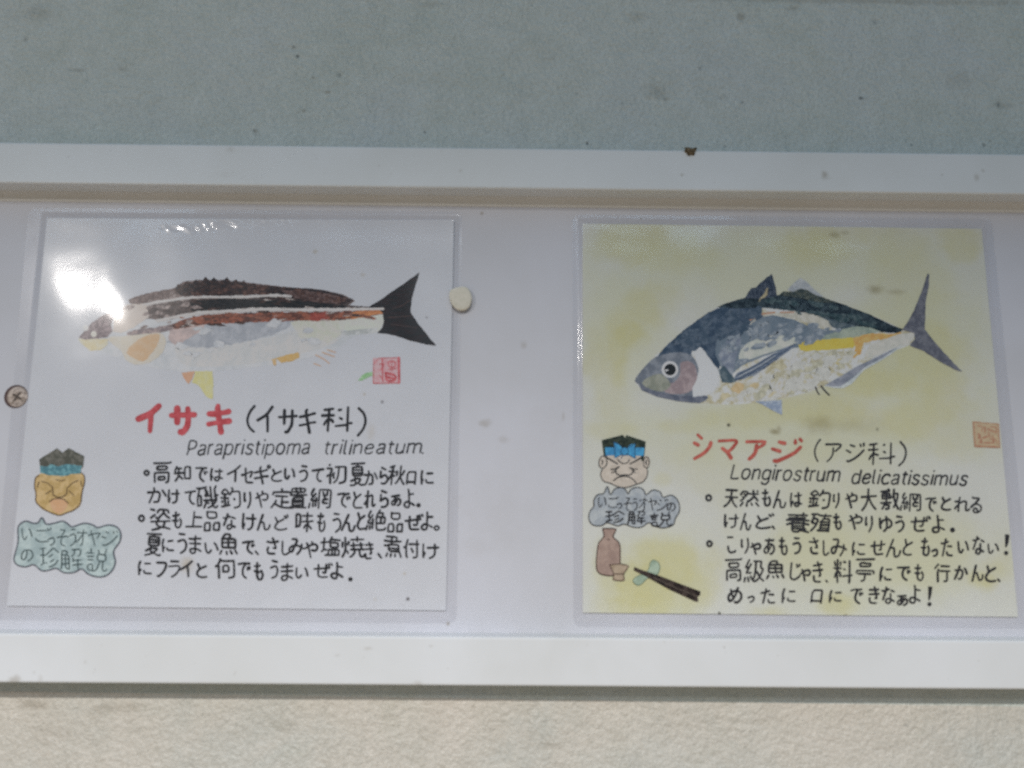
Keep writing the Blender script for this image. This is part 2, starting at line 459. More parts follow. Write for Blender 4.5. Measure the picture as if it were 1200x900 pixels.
    '塩': [(31, 53, 62, 53), (38, 0, 38, 19), (48, 0, 48, 19), (10, 58, 10, 18), (17, 0, 60, 0), (26, 0, 26, 16, 28, 19, 31, 19, 58, 19, 60, 16, 60, 0), (0, 41, 5, 44, 28, 46), (19, 18, 12, 18, 3, 12), (33, 62, 32, 57, 28, 48, 31, 41, 32, 30, 34, 28, 53, 28, 57, 32, 57, 39, 55, 42, 31, 43)], 
    '夏': [(29, 55, 29, 60), (52, 44, 10, 44), (19, 18, 2, 13), (52, 36, 10, 36), (62, 2, 57, 0, 46, 2, 38, 4, 36, 7), (59, 62, 2, 62), (21, 22, 24, 20, 45, 20, 46, 18, 43, 14, 34, 7, 28, 7, 16, 2, 0, 0), (52, 44, 51, 51, 48, 53, 12, 53, 10, 51, 10, 31, 14, 27, 48, 27, 52, 31, 52, 44), (26, 7, 19, 17, 21, 27)], 
    '大': [(60, 0, 44, 15, 32, 38), (0, 40, 28, 40), (28, 38, 36, 40, 62, 40), (0, 0, 15, 11, 25, 27, 30, 49, 30, 62)], '天': [(29, 36, 2, 36), (33, 34, 37, 22, 46, 10, 62, 0), (4, 62, 58, 62), (29, 34, 36, 36, 62, 36), (0, 0, 16, 10, 26, 24, 31, 46, 31, 62)], 
    '姿': [(0, 36, 16, 44), (14, 58, 4, 62), (28, 7, 26, 4, 21, 2, 4, 0), (39, 7, 46, 22), (18, 35, 19, 33, 25, 33), (2, 24, 62, 24), (18, 22, 20, 12, 30, 7, 39, 7, 60, 2), (23, 51, 30, 58, 53, 58, 58, 56, 57, 49), (41, 58, 42, 47, 52, 37, 60, 33), (25, 24, 25, 34, 41, 47)], 
    '定': [(29, 62, 31, 53), (31, 21, 53, 21), (11, 39, 49, 39), (31, 2, 31, 39), (60, 43, 60, 51, 55, 53, 4, 53, 2, 51, 2, 43), (11, 14, 22, 5, 33, 1, 62, 0), (13, 25, 10, 15, 0, 0)], 
    '敷': [(18, 0, 26, 1, 28, 5, 28, 12), (46, 7, 48, 12, 51, 14), (11, 12, 28, 12), (30, 55, 30, 59, 25, 62), (51, 21, 56, 28, 60, 46, 58, 48, 44, 48), (4, 40, 32, 40), (30, 55, 0, 55), (18, 55, 18, 22), (34, 21, 0, 21), (62, 2, 52, 14, 43, 40, 46, 60), (12, 21, 8, 7, 2, 2), (32, 33, 32, 45, 30, 48, 27, 48, 4, 48, 4, 33), (43, 40, 35, 33, 4, 33)], 
    '料': [(12, 0, 12, 23, 11, 27), (23, 58, 21, 48), (12, 30, 15, 30, 21, 24, 23, 16), (0, 39, 12, 37), (55, 62, 55, 21), (55, 0, 55, 16, 53, 19), (35, 57, 39, 57), (34, 37, 39, 35), (4, 46, 2, 58), (12, 39, 23, 39), (62, 21, 30, 16), (12, 62, 12, 32, 10, 27, 6, 24, 2, 14)], 
    '殖': [(31, 33, 58, 33), (44, 55, 44, 62), (42, 44, 42, 55), (31, 11, 58, 11), (31, 22, 58, 22), (24, 0, 58, 0), (7, 44, 18, 44, 22, 40, 15, 16, 4, 0), (0, 60, 18, 60, 27, 55, 62, 55), (58, 0, 58, 40, 56, 43, 53, 44, 32, 43, 31, 0), (4, 33, 2, 31, 4, 29, 16, 24), (7, 27, 4, 36, 7, 46, 9, 60)], 
    '然': [(2, 46, 8, 56, 11, 58), (23, 2, 21, 7, 23, 11), (8, 13, 0, 2), (8, 36, 13, 35), (53, 13, 62, 0), (45, 38, 48, 38, 60, 22), (38, 11, 41, 2), (13, 47, 21, 46), (58, 60, 56, 60), (26, 51, 21, 45, 18, 37, 14, 34, 11, 28, 0, 22), (11, 58, 24, 58, 27, 51, 30, 49, 60, 49), (26, 20, 29, 21, 36, 27, 45, 39, 45, 62)], 
    '焼': [(2, 46, 0, 34), (19, 48, 17, 39), (10, 19, 15, 17, 17, 12), (34, 23, 34, 14, 30, 5, 24, 1, 21, 2), (62, 7, 58, 0, 49, 2, 48, 23), (53, 23, 53, 44), (43, 62, 43, 48), (26, 55, 60, 55), (60, 37, 24, 37), (33, 23, 33, 44), (24, 23, 60, 23), (2, 2, 10, 21, 10, 62)], 
    '煮': [(53, 26, 16, 26), (3, 49, 28, 49), (41, 2, 40, 9), (45, 49, 48, 58), (24, 8, 24, 2), (10, 11, 5, 2), (9, 62, 41, 62, 48, 58), (28, 62, 28, 39), (28, 47, 62, 49), (0, 36, 3, 34, 21, 39, 52, 37, 53, 34, 53, 17, 62, 0), (53, 17, 16, 18, 16, 38)], 
    '珍': [(41, 39, 30, 33), (58, 19, 46, 6, 28, 0), (44, 23, 32, 16), (18, 62, 0, 62), (11, 12, 11, 62), (2, 8, 14, 13, 21, 14), (2, 39, 18, 39, 27, 46, 43, 62, 47, 60, 62, 45)], 
    '知': [(62, 55, 62, 7), (62, 7, 39, 7), (15, 20, 22, 18, 30, 7), (62, 55, 56, 57, 40, 56, 39, 7), (8, 53, 28, 53), (0, 33, 39, 33), (2, 0, 11, 11, 16, 24, 17, 53), (2, 44, 9, 62)], 
    '磯': [(47, 7, 35, 0), (29, 16, 36, 12), (27, 60, 24, 50), (57, 23, 57, 28, 53, 32), (49, 9, 47, 9), (29, 43, 27, 43, 26, 39), (24, 50, 29, 48), (27, 35, 24, 35, 24, 39, 26, 39), (27, 35, 26, 39), (4, 35, 11, 35, 13, 30, 13, 9, 11, 7, 4, 7), (22, 23, 58, 23), (44, 23, 40, 60), (7, 57, 2, 28, 4, 7), (18, 58, 15, 57, 0, 57), (62, 35, 55, 36, 53, 37, 54, 46, 51, 50, 51, 53, 55, 62), (42, 34, 27, 35), (29, 23, 29, 16, 22, 0), (33, 35, 33, 41, 30, 43, 29, 48), (58, 23, 57, 16, 49, 7), (46, 23, 46, 14, 48, 8, 57, 0, 61, 1, 62, 4)], 
    '福': [(27, 60, 62, 60), (12, 0, 12, 23, 11, 28), (11, 50, 2, 50), (35, 50, 32, 48, 33, 38, 58, 38, 58, 46, 57, 49, 35, 50), (44, 28, 44, 4), (28, 16, 62, 16), (28, 4, 28, 23, 27, 27), (12, 30, 21, 27, 57, 28, 61, 26, 61, 4, 28, 4), (9, 62, 11, 50, 18, 49, 19, 46, 12, 31, 0, 21)], 
    '秋': [(60, 46, 54, 32, 46, 28), (46, 25, 42, 23, 37, 11, 28, 2), (0, 43, 12, 41), (14, 32, 14, 0), (30, 32, 34, 44), (14, 43, 25, 43), (4, 57, 21, 62), (62, 2, 53, 13, 44, 30, 46, 62), (21, 27, 19, 31, 12, 32), (14, 58, 12, 34, 8, 30, 0, 16)], 
    '科': [(41, 33, 35, 35), (12, 29, 7, 27, 2, 16), (35, 57, 39, 57), (62, 20, 53, 20), (21, 26, 18, 30, 12, 31), (53, 16, 28, 15), (0, 42, 23, 42), (53, 0, 53, 62), (12, 57, 12, 0), (2, 57, 21, 60)], 
    '級': [(12, 42, 7, 42), (12, 62, 5, 46), (7, 42, 4, 42, 4, 46, 5, 46), (7, 42, 5, 46), (12, 2, 12, 13), (21, 27, 7, 26), (62, 0, 50, 9), (2, 13, 0, 0), (50, 13, 39, 28, 35, 31), (7, 26, 8, 32, 19, 51), (35, 58, 35, 33, 31, 13, 28, 7), (21, 15, 22, 9, 28, 7, 30, 1, 38, 1, 49, 10, 60, 33, 58, 38, 51, 40, 54, 57, 53, 59, 28, 60)], 
    '絶': [(2, 14, 0, 0), (12, 60, 5, 46, 6, 40, 11, 40), (46, 40, 46, 22), (12, 2, 11, 14), (37, 53, 50, 53, 52, 52, 50, 40), (62, 7, 61, 2, 58, 0, 35, 0, 33, 2, 31, 41, 33, 50, 41, 62), (19, 33, 21, 5), (32, 40, 57, 40, 60, 37, 60, 34, 60, 24, 58, 21, 32, 21), (21, 24, 7, 22, 5, 24, 6, 29, 10, 33, 11, 39, 15, 41, 19, 48)], 
    '網': [(12, 5, 11, 17), (51, 52, 50, 40), (41, 40, 39, 52), (53, 2, 60, 2, 62, 5, 62, 56, 58, 59, 30, 59, 28, 55, 28, 0), (12, 62, 5, 48, 6, 43, 11, 40), (46, 28, 44, 40), (0, 3, 2, 17), (41, 40, 50, 40), (20, 34, 21, 25, 18, 17, 20, 8), (20, 27, 7, 25, 5, 27, 6, 31, 16, 47), (53, 28, 41, 28, 39, 25, 40, 16, 53, 15)], 
    '置': [(40, 62, 40, 53), (51, 17, 9, 17), (51, 24, 9, 24), (51, 8, 9, 8), (22, 62, 22, 53), (29, 34, 29, 51), (0, 41, 62, 41), (51, 32, 51, 0), (0, 0, 62, 0), (22, 53, 27, 51, 55, 51, 58, 53, 58, 58, 55, 62, 7, 62, 4, 58, 7, 51, 18, 51, 22, 53), (9, 0, 10, 31, 27, 33, 51, 32)], 
    '行': [(27, 57, 60, 57), (38, 0, 47, 0, 51, 3, 51, 38), (15, 62, 0, 48), (24, 38, 62, 38), (11, 0, 10, 33, 16, 45)], '解': [(44, 62, 43, 55, 40, 46, 33, 42), (35, 14, 62, 14), (4, 33, 26, 33), (35, 62, 61, 61, 59, 46, 57, 43, 51, 42), (49, 2, 49, 29), (4, 18, 26, 18), (38, 29, 60, 29), (0, 2, 4, 22, 3, 45, 6, 58, 9, 60), (4, 46, 20, 47), (9, 60, 21, 58, 20, 47, 25, 44, 25, 2, 24, 0, 15, 4, 15, 46), (35, 22, 38, 36)], 
    '説': [(12, 51, 11, 62), (18, 31, 4, 31), (53, 47, 57, 62), (50, 27, 50, 2, 60, 0, 62, 2, 62, 7), (4, 40, 19, 40), (0, 51, 21, 51), (39, 27, 36, 13, 31, 4, 26, 0, 4, 2, 4, 19, 18, 19, 19, 2), (58, 46, 55, 47, 37, 47), (58, 46, 58, 28, 33, 28, 32, 45, 37, 49, 35, 60)], 
    '釣': [(2, 23, 2, 18, 4, 16), (44, 28, 42, 28), (44, 0, 53, 0, 58, 4, 60, 12, 62, 48, 58, 51, 37, 51), (20, 12, 22, 23), (13, 44, 4, 45, 3, 48, 9, 57, 14, 60, 25, 49, 22, 45, 13, 44), (24, 32, 0, 32), (13, 44, 13, 7), (0, 4, 27, 9), (38, 62, 38, 55, 29, 41)], 
    '養': [(47, 5, 47, 7, 51, 7, 51, 9), (31, 38, 31, 29), (29, 46, 29, 53), (46, 62, 44, 55), (62, 24, 47, 29), (15, 29, 0, 24), (35, 12, 35, 7), (24, 38, 24, 45), (15, 21, 47, 21), (46, 36, 47, 33, 47, 12), (15, 28, 47, 28), (0, 38, 62, 38), (57, 55, 4, 55), (7, 46, 53, 46), (51, 9, 47, 12, 15, 12), (16, 36, 15, 26, 15, 2, 33, 2, 37, 6, 60, 0)], 
    '高': [(46, 0, 53, 1, 55, 4, 55, 27, 53, 30, 50, 31, 4, 30, 2, 27, 2, 2), (16, 50, 12, 50, 10, 46, 12, 41, 16, 39, 45, 39, 48, 43, 48, 48, 45, 50, 16, 50), (38, 19, 17, 19, 16, 17, 16, 10, 19, 8, 40, 8, 41, 16, 38, 19), (0, 60, 57, 60, 62, 62)], 
    '魚': [(42, 2, 38, 11), (24, 2, 24, 8, 22, 9), (7, 11, 0, 0), (55, 13, 62, 2), (31, 21, 31, 49), (55, 36, 7, 36), (9, 49, 52, 48, 55, 45, 55, 24, 54, 21, 51, 21, 13, 21, 8, 23, 7, 47, 15, 60, 20, 62, 36, 61, 38, 58, 35, 49)], 
    'L': [(19, 17, 18, 16, 16, 16, 2, 16, 0, 16, 0, 43)], 'P': [(0, 16, 2, 25), (2, 25, 0, 27, 0, 43, 9, 43, 13, 42, 17, 41, 18, 39, 20, 36, 20, 34, 18, 30, 14, 27, 9, 27, 2, 25)], 
    'a': [(16, 18, 14, 18, 10, 16, 6, 15, 1, 17, 0, 19, 0, 22, 2, 24, 10, 26, 16, 26), (17, 16, 16, 20, 16, 31, 15, 34, 12, 35, 5, 35, 3, 34, 2, 32)], 
    'c': [(18, 32, 16, 34, 13, 35, 6, 35, 3, 32, 1, 30, 0, 28, 0, 22, 1, 20, 4, 17, 8, 15, 11, 15, 15, 16, 18, 18)], 'd': [(19, 20, 16, 18, 14, 16, 8, 15, 5, 16, 2, 18, 1, 20, 0, 23, 0, 28, 1, 30, 2, 32, 5, 35, 12, 35, 19, 32), (19, 42, 19, 33, 19, 31, 19, 23, 19, 20, 19, 16)], 
    'e': [(18, 18, 13, 17), (0, 26, 0, 28, 3, 33, 7, 35, 13, 35, 16, 34, 18, 32, 19, 29, 17, 27, 2, 27, 1, 28)], 'g': [(19, 32, 13, 35, 6, 35, 5, 34, 2, 32, 1, 30, 0, 28, 0, 23, 1, 21, 2, 18, 5, 17, 8, 16, 13, 17, 16, 19, 19, 20), (19, 34, 19, 31, 19, 23, 19, 21, 19, 13, 18, 10, 15, 7, 12, 6, 8, 7, 5, 7, 3, 8, 2, 10)], 
    'i': [(1, 16, 1, 35), (1, 43, 0, 43)], 'l': [(4, 16, 2, 16, 0, 18, 0, 43)], 'm': [(16, 32, 16, 32), (0, 16, 0, 35), (15, 32, 17, 32), (15, 32, 17, 32, 19, 34, 22, 35, 27, 35, 30, 33, 31, 30, 31, 16), (0, 32, 2, 33, 5, 34, 7, 35, 12, 35, 14, 34, 15, 31, 15, 16)], 
    'n': [(0, 16, 0, 35), (1, 32, 2, 32, 4, 33, 7, 35, 12, 35, 15, 34, 17, 30, 17, 16), (0, 32, 2, 32)], 'o': [(3, 17, 8, 15, 11, 15, 15, 16, 17, 18, 20, 24, 20, 27, 18, 32, 15, 34, 13, 35, 6, 35, 3, 33, 1, 31, 0, 28, 0, 22, 1, 20, 3, 17)], 
    'p': [(0, 20, 3, 18, 5, 16, 9, 15, 12, 15, 15, 16, 17, 18, 19, 24, 19, 27, 18, 31, 17, 32, 14, 35, 8, 35, 0, 32), (0, 35, 0, 7)], 'r': [(9, 35, 6, 35, 3, 33, 0, 32), (0, 16, 0, 35)], 
    's': [(0, 18, 1, 18, 4, 16, 7, 15, 11, 15, 15, 17, 16, 20, 16, 22, 16, 23, 13, 24, 4, 27, 2, 28, 2, 32, 2, 33, 5, 35, 13, 35, 16, 32)], 't': [(4, 40, 4, 20, 6, 17, 10, 15), (10, 35, 0, 35)], 
    'u': [(17, 18, 14, 18), (17, 16, 18, 19, 17, 22, 17, 35), (17, 20, 15, 20, 13, 17, 11, 16, 5, 16, 2, 17, 0, 20, 0, 35)], }
GLYPH = {}
for _ch, _s in RAW.items():
    GLYPH[_ch] = [[(w[i] / 62.0, w[i + 1] / 62.0) for i in range(0, len(w), 2)] for w in _s]
GLYPH['り'] = [[(.08, .95), (.04, .6), (.08, .38), (.18, .5)], [(.86, 1), (.95, .6), (.85, .3), (.5, 0)]]
GLYPH['e'] = [[(x / 62.0, y / 62.0) for x, y in ((1, 25), (18, 27), (19, 30), (16, 34), (11, 35), (5, 33), (1, 28), (0, 23), (2, 17), (8, 15), (14, 16), (18, 19))]]
GLYPH['ア'] = [[(0, .95), (1, .97), (.92, .8), (.62, .6)], [(.5, .74), (.48, .4), (.34, .15), (.12, 0)]]
GLYPH['('] = [[(1, 1), (.35, .8), (0, .5), (.3, .2), (1, 0)]]
GLYPH[')'] = [[(0, 1), (.75, .8), (1, .5), (.7, .2), (0, 0)]]
GLYPH['、'] = [[(0, 1), (1, 0)]]
GLYPH['°'] = [[(.5 + .5 * math.cos(t * math.pi / 4), .5 + .5 * math.sin(t * math.pi / 4)) for t in range(9)]]
GLYPH['.'] = [[(.3, .5), (.7, .5)], [(.5, .3), (.5, .7)]]

def latin(word, x0, x1, y0, y1, size, slant=0.22, squeeze=1.0):
    """a word of single-stroke letters written between x0 and x1, its baseline running from y0 to y1"""
    adv, place = 0.0, []
    for c in word:
        if c == ' ':
            adv += 0.42
            continue
        st = GLYPH[c]
        w = max(p[0] for s in st for p in s) * 62 / 70.0
        place.append((c, adv))
        adv += w + 0.13
    k = (x1 - x0) / (adv - 0.13)
    lines = []
    for c, a in place:
        jy = random.uniform(-.35, .35)
        sl = slant + random.uniform(-.04, .04)
        for s in GLYPH[c]:
            pts = []
            for gx, gy in s:
                u = a + gx * 62 / 70.0
                v = (gy * 62 - 14) / 60.0 * size + jy + random.uniform(-.2, .2)
                x = x0 + u * k
                pts.append((x + sl * v, y0 + (y1 - y0) * (x - x0) / (x1 - x0) - v))
            lines.append(pts)
    return lines


# ================================================================== THE SETTING: wall
def wall_material():
    m, nt, b = new_mat('roller_painted_wall')
    tc = nt.nodes.new('ShaderNodeTexCoord')
    obj = tc.outputs['Object']
    sep = nt.nodes.new('ShaderNodeSeparateXYZ')
    nt.links.new(obj, sep.inputs[0])
    # mint paint above the board, cream paint below it (the join runs just under the board)
    up = math_node(nt, 'GREATER_THAN', math_node(nt, 'ADD', sep.outputs['Z'], math_node(nt, 'MULTIPLY', sep.outputs['X'], 0.008)), at(600, 819, 0)[1])
    big = noise(nt, 11.0, 5, 0.65, obj, 0.4)
    mid = noise(nt, 70.0, 5, 0.7, obj, 0.2)
    mint = ramp(nt, big.outputs['Fac'], [(0.30, (0.61, 0.65, 0.585, 1)), (0.52, (0.66, 0.69, 0.635, 1)), (0.75, (0.645, 0.68, 0.655, 1))])
    cream = ramp(nt, big.outputs['Fac'], [(0.32, (0.63, 0.62, 0.56, 1)), (0.5, (0.69, 0.645, 0.565, 1)), (0.72, (0.73, 0.665, 0.58, 1))])
    c = mixc(nt, up, cream.outputs['Color'], mint.outputs['Color'])
    mott = ramp(nt, mid.outputs['Fac'], [(0.3, (0.84, 0.84, 0.82, 1)), (0.7, (1.0, 1.0, 1.0, 1))])
    mul = nt.nodes.new('ShaderNodeMix'); mul.data_type = 'RGBA'; mul.blend_type = 'MULTIPLY'
    mul.inputs[0].default_value = 0.75
    nt.links.new(c, mul.inputs[6]); nt.links.new(mott.outputs['Color'], mul.inputs[7])
    c = mul.outputs[2]
    brown = [(770, 108, 24, 14, .4), (780, 116, 8, 6, .6), (868, 20, 10, 9, .7), (1178, 124, 22, 6, .4), (90, 82, 20, 4, .5), (143, 81, 9, 6, .5),
             (300, 154, 6, 4, .6), (384, 108, 6, 3, .8), (356, 130, 4, 4, .8), (848, 113, 10, 8, .35), (930, 10, 12, 6, .5), (1010, 1, 420, 7, .5),
             (745, 20, 20, 10, .3), (40, 15, 40, 20, .35), (500, 5, 40, 7, .3), (1120, 95, 30, 20, .3), (150, 120, 60, 16, .1), (640, 60, 30, 30, .08),
             (130, 830, 50, 10, .35), (40, 825, 24, 8, .5), (60, 860, 30, 14, .25), (330, 850, 30, 10, .2), (880, 845, 40, 5, .25), (640, 870, 60, 15, .2), (1110, 880, 30, 25, .15)]
    s1 = spots(nt, [d[:4] + (d[4] * .6,) for d in px_spots(brown, 0)], 130.0, 1.7)
    c = mixc(nt, s1, c, (0.20, 0.155, 0.09, 1))
    dark = [(349, 66, 4, 4, 1), (344, 55, 4, 4, .8), (398, 88, 4, 4, .7), (367, 91, 3, 3, .7), (1009, 115, 5, 4, .9), (688, 168, 3, 4, 1), (870, 120, 3, 3, .6),
            (498, 155, 3, 3, .7), (820, 80, 3, 4, .6), (298, 153, 3, 4, .6), (1068, 170, 3, 3, .7), (1153, 170, 4, 4, .7), (1160, 165, 3, 3, .6), (729, 121, 3, 3, .4),
            (768, 146, 3, 3, .4), (1170, 122, 4, 6, .6), (1062, 850, 4, 3, .7), (850, 172, 4, 3, .5), (30, 46, 5, 6, .5), (1025, 26, 6, 6, .4), (676, 110, 4, 4, .3)]
    s2 = spots(nt, [d[:4] + (d[4] * .7,) for d in px_spots(dark, 0)], 400.0, 0.9)
    c = mixc(nt, s2, c, (0.035, 0.035, 0.03, 1))
    # faint green algae in the grain
    gr = noise(nt, 34.0, 7, 0.72, obj, 0.6)
    ga = ramp(nt, gr.outputs['Fac'], [(0.56, (0, 0, 0, 1)), (0.74, (0.22, 0.22, 0.22, 1))])
    c = mixc(nt, ga.outputs['Color'], c, (0.36, 0.38, 0.27, 1))
    fine = noise(nt, 620.0, 3, 0.7, obj, 0.3)
    fr = ramp(nt, fine.outputs['Fac'], [(0.28, (0.68, 0.70, 0.68, 1)), (0.5, (0.97, 0.97, 0.97, 1)), (0.72, (1.12, 1.11, 1.09, 1))])
    mul2 = nt.nodes.new('ShaderNodeMix'); mul2.data_type = 'RGBA'; mul2.blend_type = 'MULTIPLY'
    mul2.inputs[0].default_value = 0.6
    nt.links.new(c, mul2.inputs[6]); nt.links.new(fr.outputs['Color'], mul2.inputs[7])
    c = mul2.outputs[2]
    nt.links.new(c, b.inputs['Base Color'])
    setp(b, Roughness=0.42, Specular_IOR_Level=0.45)
    n1 = noise(nt, 320.0, 4, 0.62, obj, 0.2)
    n2 = noise(nt, 60.0, 3, 0.6, obj, 0.2)
    h = math_node(nt, 'ADD', n1.outputs['Fac'], math_node(nt, 'MULTIPLY', n2.outputs['Fac'], 1.2))
    bp = nt.nodes.new('ShaderNodeBump')
    bp.inputs['Strength'].default_value = 0.55
    bp.inputs['Distance'].default_value = 0.0030
    nt.links.new(h, bp.inputs['Height'])
    nt.links.new(bp.outputs['Normal'], b.inputs['Normal'])
    return m

bm = bmesh.new()
add_box(bm, -1.2, 1.2, 0.0, 0.12, -0.9, 0.9)
wall = link('wall', bm, wall_material())
tag(wall, 'rough roller painted wall, mint grey above the board and cream below it', 'wall', kind='structure')

# ================================================================== display board
def plastic(name, base, dirt, rough, panel=False):
    m, nt, b = new_mat(name)
    tc = nt.nodes.new('ShaderNodeTexCoord')
    n = noise(nt, 9.0, 4, 0.6, tc.outputs['Object'], 0.3)
    r = ramp(nt, n.outputs['Fac'], [(0.3, tuple(v * w for v, w in zip(base, (0.90, 0.895, 0.87))) + (1,)), (0.62, base + (1,))])
    s = spots(nt, [d[:4] + (d[4] * 0.62,) for d in dirt], 260.0, 1.5)
    c = mixc(nt, s, r.outputs['Color'], (0.27, 0.21, 0.12, 1))
    sp = noise(nt, 330.0, 2, 0.5, tc.outputs['Object'])
    sr = ramp(nt, sp.outputs['Fac'], [(0.73, (0, 0, 0, 1)), (0.80, (0.35, 0.35, 0.35, 1))])
    c = mixc(nt, sr.outputs['Color'], c, (0.30, 0.26, 0.2, 1))
    nt.links.new(c, b.inputs['Base Color'])
    setp(b, Roughness=rough, Specular_IOR_Level=0.35)
    w = noise(nt, 14.0, 2, 0.5, tc.outputs['Object'])
    bp = nt.nodes.new('ShaderNodeBump')
    bp.inputs['Strength'].default_value = 0.08
    bp.inputs['Distance'].default_value = 0.004
    nt.links.new(w.outputs['Fac'], bp.inputs['Height'])
    nt.links.new(bp.outputs['Normal'], b.inputs['Normal'])
    return m

board_z = at(600, 460, 0)[1]
board = empty('display_board', (0, 0, board_z), 'long white plastic display board with raised rails along top and bottom, fixed to the wall', 'display board')
def rel(lst, h):
    return px_spots(lst, h, (0, board_z))
panel_dirt_and_lines = rel([(613, 404, 6, 6, .5), (568, 497, 12, 7, .55), (590, 515, 10, 6, .3), (660, 488, 3, 8, .4), (525, 731, 3, 3, .9), (311, 236, 3, 4, .8), (565, 250, 3, 3, .8),
                  (751, 256, 3, 3, .7), (575, 600, 60, 60, .10), (640, 500, 40, 60, .07), (1023, 231, 6, 4, .8), (560, 640, 30, 20, .12), (545, 745, 60, 4, .3), (800, 745, 500, 3, .3), (500, 238, 700, 5, .35)], H_PANEL)  # dirt spots, plus long darker lines along both rails
top_dirt = rel([(967, 206, 8, 8, .8), (1145, 208, 5, 8, .5), (799, 205, 3, 3, .6), (270, 175, 10, 5, .25), (265, 205, 20, 6, .12), (540, 200, 3, 3, .3), (480, 166, 6, 4, .4), (175, 167, 3, 5, .6), (135, 166, 5, 4, .5), (902, 176, 4, 3, .6), (1152, 200, 3, 3, .5)], H_RAIL)
bot_dirt = rel([(16, 797, 10, 7, .65), (47, 796, 5, 7, .35), (40, 788, 3, 3, .3), (430, 760, 8, 3, .35), (395, 768, 6, 3, .25), (490, 801, 8, 4, .35), (505, 757, 4, 2, .3), (787, 746, 8, 3, .3), (1077, 744, 4, 4, .6), (100, 776, 3, 3, .2)], H_RAIL)
zt1, zt0 = at(600, 173.5, H_RAIL)[1], at(600, 221, H_RAIL)[1]
zb1, zb0 = at(600, 746.5, H_RAIL)[1], at(600, 804, H_RAIL)[1]
bm = bmesh.new()
add_box(bm, -0.9, 0.9, -H_PANEL, -0.0005, zb0 + 0.004 - board_z, zt1 - 0.004 - board_z)
link('backing_panel', bm, plastic('panel_plastic', (0.66, 0.65, 0.685), panel_dirt_and_lines, 0.42), board)
rail_top_mat = plastic('top_rail_plastic', (0.80, 0.81, 0.80), top_dirt, 0.38)
rail_bot_mat = plastic('bottom_rail_plastic', (0.80, 0.80, 0.80), bot_dirt, 0.38)
for z0, z1, mat in ((zt0, zt1, rail_top_mat), (zb0, zb1, rail_bot_mat)):
    bm = bmesh.new()
    add_box(bm, -0.9, 0.9, -H_RAIL, -0.0002, z0 - board_z, z1 - board_z, 0.0012, 3)
    link('rail', bm, mat, board, smooth=False)

# added cove under the top rail, lightens the dark groove there
bm = bmesh.new()
rb, cols_ = 0.0042, []
for x in (-0.9, 0.9):
    prof = [(-H_PANEL + 0.0003, zt0 + 0.0003 - board_z)]
    for k in range(25):
        a = k / 24 * math.pi / 2
        prof.append((-H_PANEL - rb * (1 - math.sin(a)), zt0 - rb * (1 - math.cos(a)) - board_z))
    cols_.append([bm.verts.new((x, y, z)) for y, z in prof])
for i in range(len(cols_[0])):
    j = (i + 1) % len(cols_[0])
    bm.faces.new((cols_[0][i], cols_[0][j], cols_[1][j], cols_[1][i]))
bmesh.ops.recalc_face_normals(bm, faces=bm.faces)
link('added_cove', bm, plastic('added_cove_white', (0.78, 0.76, 0.72), rel([(1023, 231, 6, 4, .8)], H_PANEL), 0.6), board, smooth=True)

# dirt caught on the upper edge of the top rail
bm = bmesh.new()
bmesh.ops.create_icosphere(bm, subdivisions=3, radius=1.0)
for v in bm.verts:
    k = 1 + 0.35 * math.sin(v.co.x * 5 + 1) * math.cos(v.co.z * 4.3) + random.uniform(-.12, .12)
    v.co = Vector((v.co.x * 0.0024 * k * (1.1 + .5 * v.co.z), v.co.y * 0.0014, v.co.z * 0.0021 * k))
p = at(809, 178, H_RAIL)
clump = link('dirt_clump', bm, two('dry_dirt', (62, 56, 44), (100, 90, 72), 178, 900), None, (p[0], -H_RAIL - 0.0003, p[1]), smooth=True)
tag(clump, 'small dry brown dirt clump stuck on the upper edge of the top rail', 'dirt')

# ================================================================== screw and tack
p = at(20.5, 465, H_PANEL)
screw = empty('screw', (p[0], -H_PANEL + 0.0004, p[1]), 'cross head screw in the white panel, half covered by the left card', 'screw')
bm = bmesh.new()
N = 40
rings = [(0.0, 0.00075), (0.0026, 0.00072), (0.0044, 0.0006), (0.0052, 0.00045), (0.0053, 0.0003)]
prev = None
for r, y in rings:
    if r == 0:
        cur = [bm.verts.new((0, -y, 0))]
    else:
        cur = [bm.verts.new((r * math.cos(2 * math.pi * i / N), -y, r * math.sin(2 * math.pi * i / N))) for i in range(N)]
    if prev:
        for i in range(N):
            j = (i + 1) % N
            bm.faces.new((prev[0], cur[i], cur[j]) if len(prev) == 1 else (prev[i], cur[i], cur[j], prev[j]))
    prev = cur
bmesh.ops.recalc_face_normals(bm, faces=bm.faces)
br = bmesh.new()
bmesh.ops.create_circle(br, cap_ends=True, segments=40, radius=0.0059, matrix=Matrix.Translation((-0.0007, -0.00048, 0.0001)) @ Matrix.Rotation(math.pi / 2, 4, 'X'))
link('recess_shade_disc', br, flat('recess_shade_paint', col(84, 70, 68, 465), 0.8), screw)  # dark disc, offset left: painted shade of the recess round the head
link('screw_head', bm, two('dull_screw_metal', (132, 118, 106), (172, 158, 146), 465, 500, rough=0.4), screw, smooth=True)
bm = bmesh.new()
for k in range(4):
    a = math.pi / 4 + k * math.pi / 2 + 0.25
    d, n = Vector((math.cos(a), 0, math.sin(a))), Vector((-math.sin(a), 0, math.cos(a)))
    vs = [bm.verts.new(d * r + n * w + Vector((0, -y, 0))) for r, w, y in ((0.0, -.0006, .00082), (.0024, -.0005, .00079), (.0027, 0, .00078), (.0024, .0005, .00079), (0.0, .0006, .00082))]
    for v in vs:
        v.co.y -= 0.00001 * k
    bm.faces.new(vs)
link('cross_slot', bm, flat('slot_dark', col(84, 76, 70, 465), 0.9), screw)  # slot drawn as flat darker arms on the head

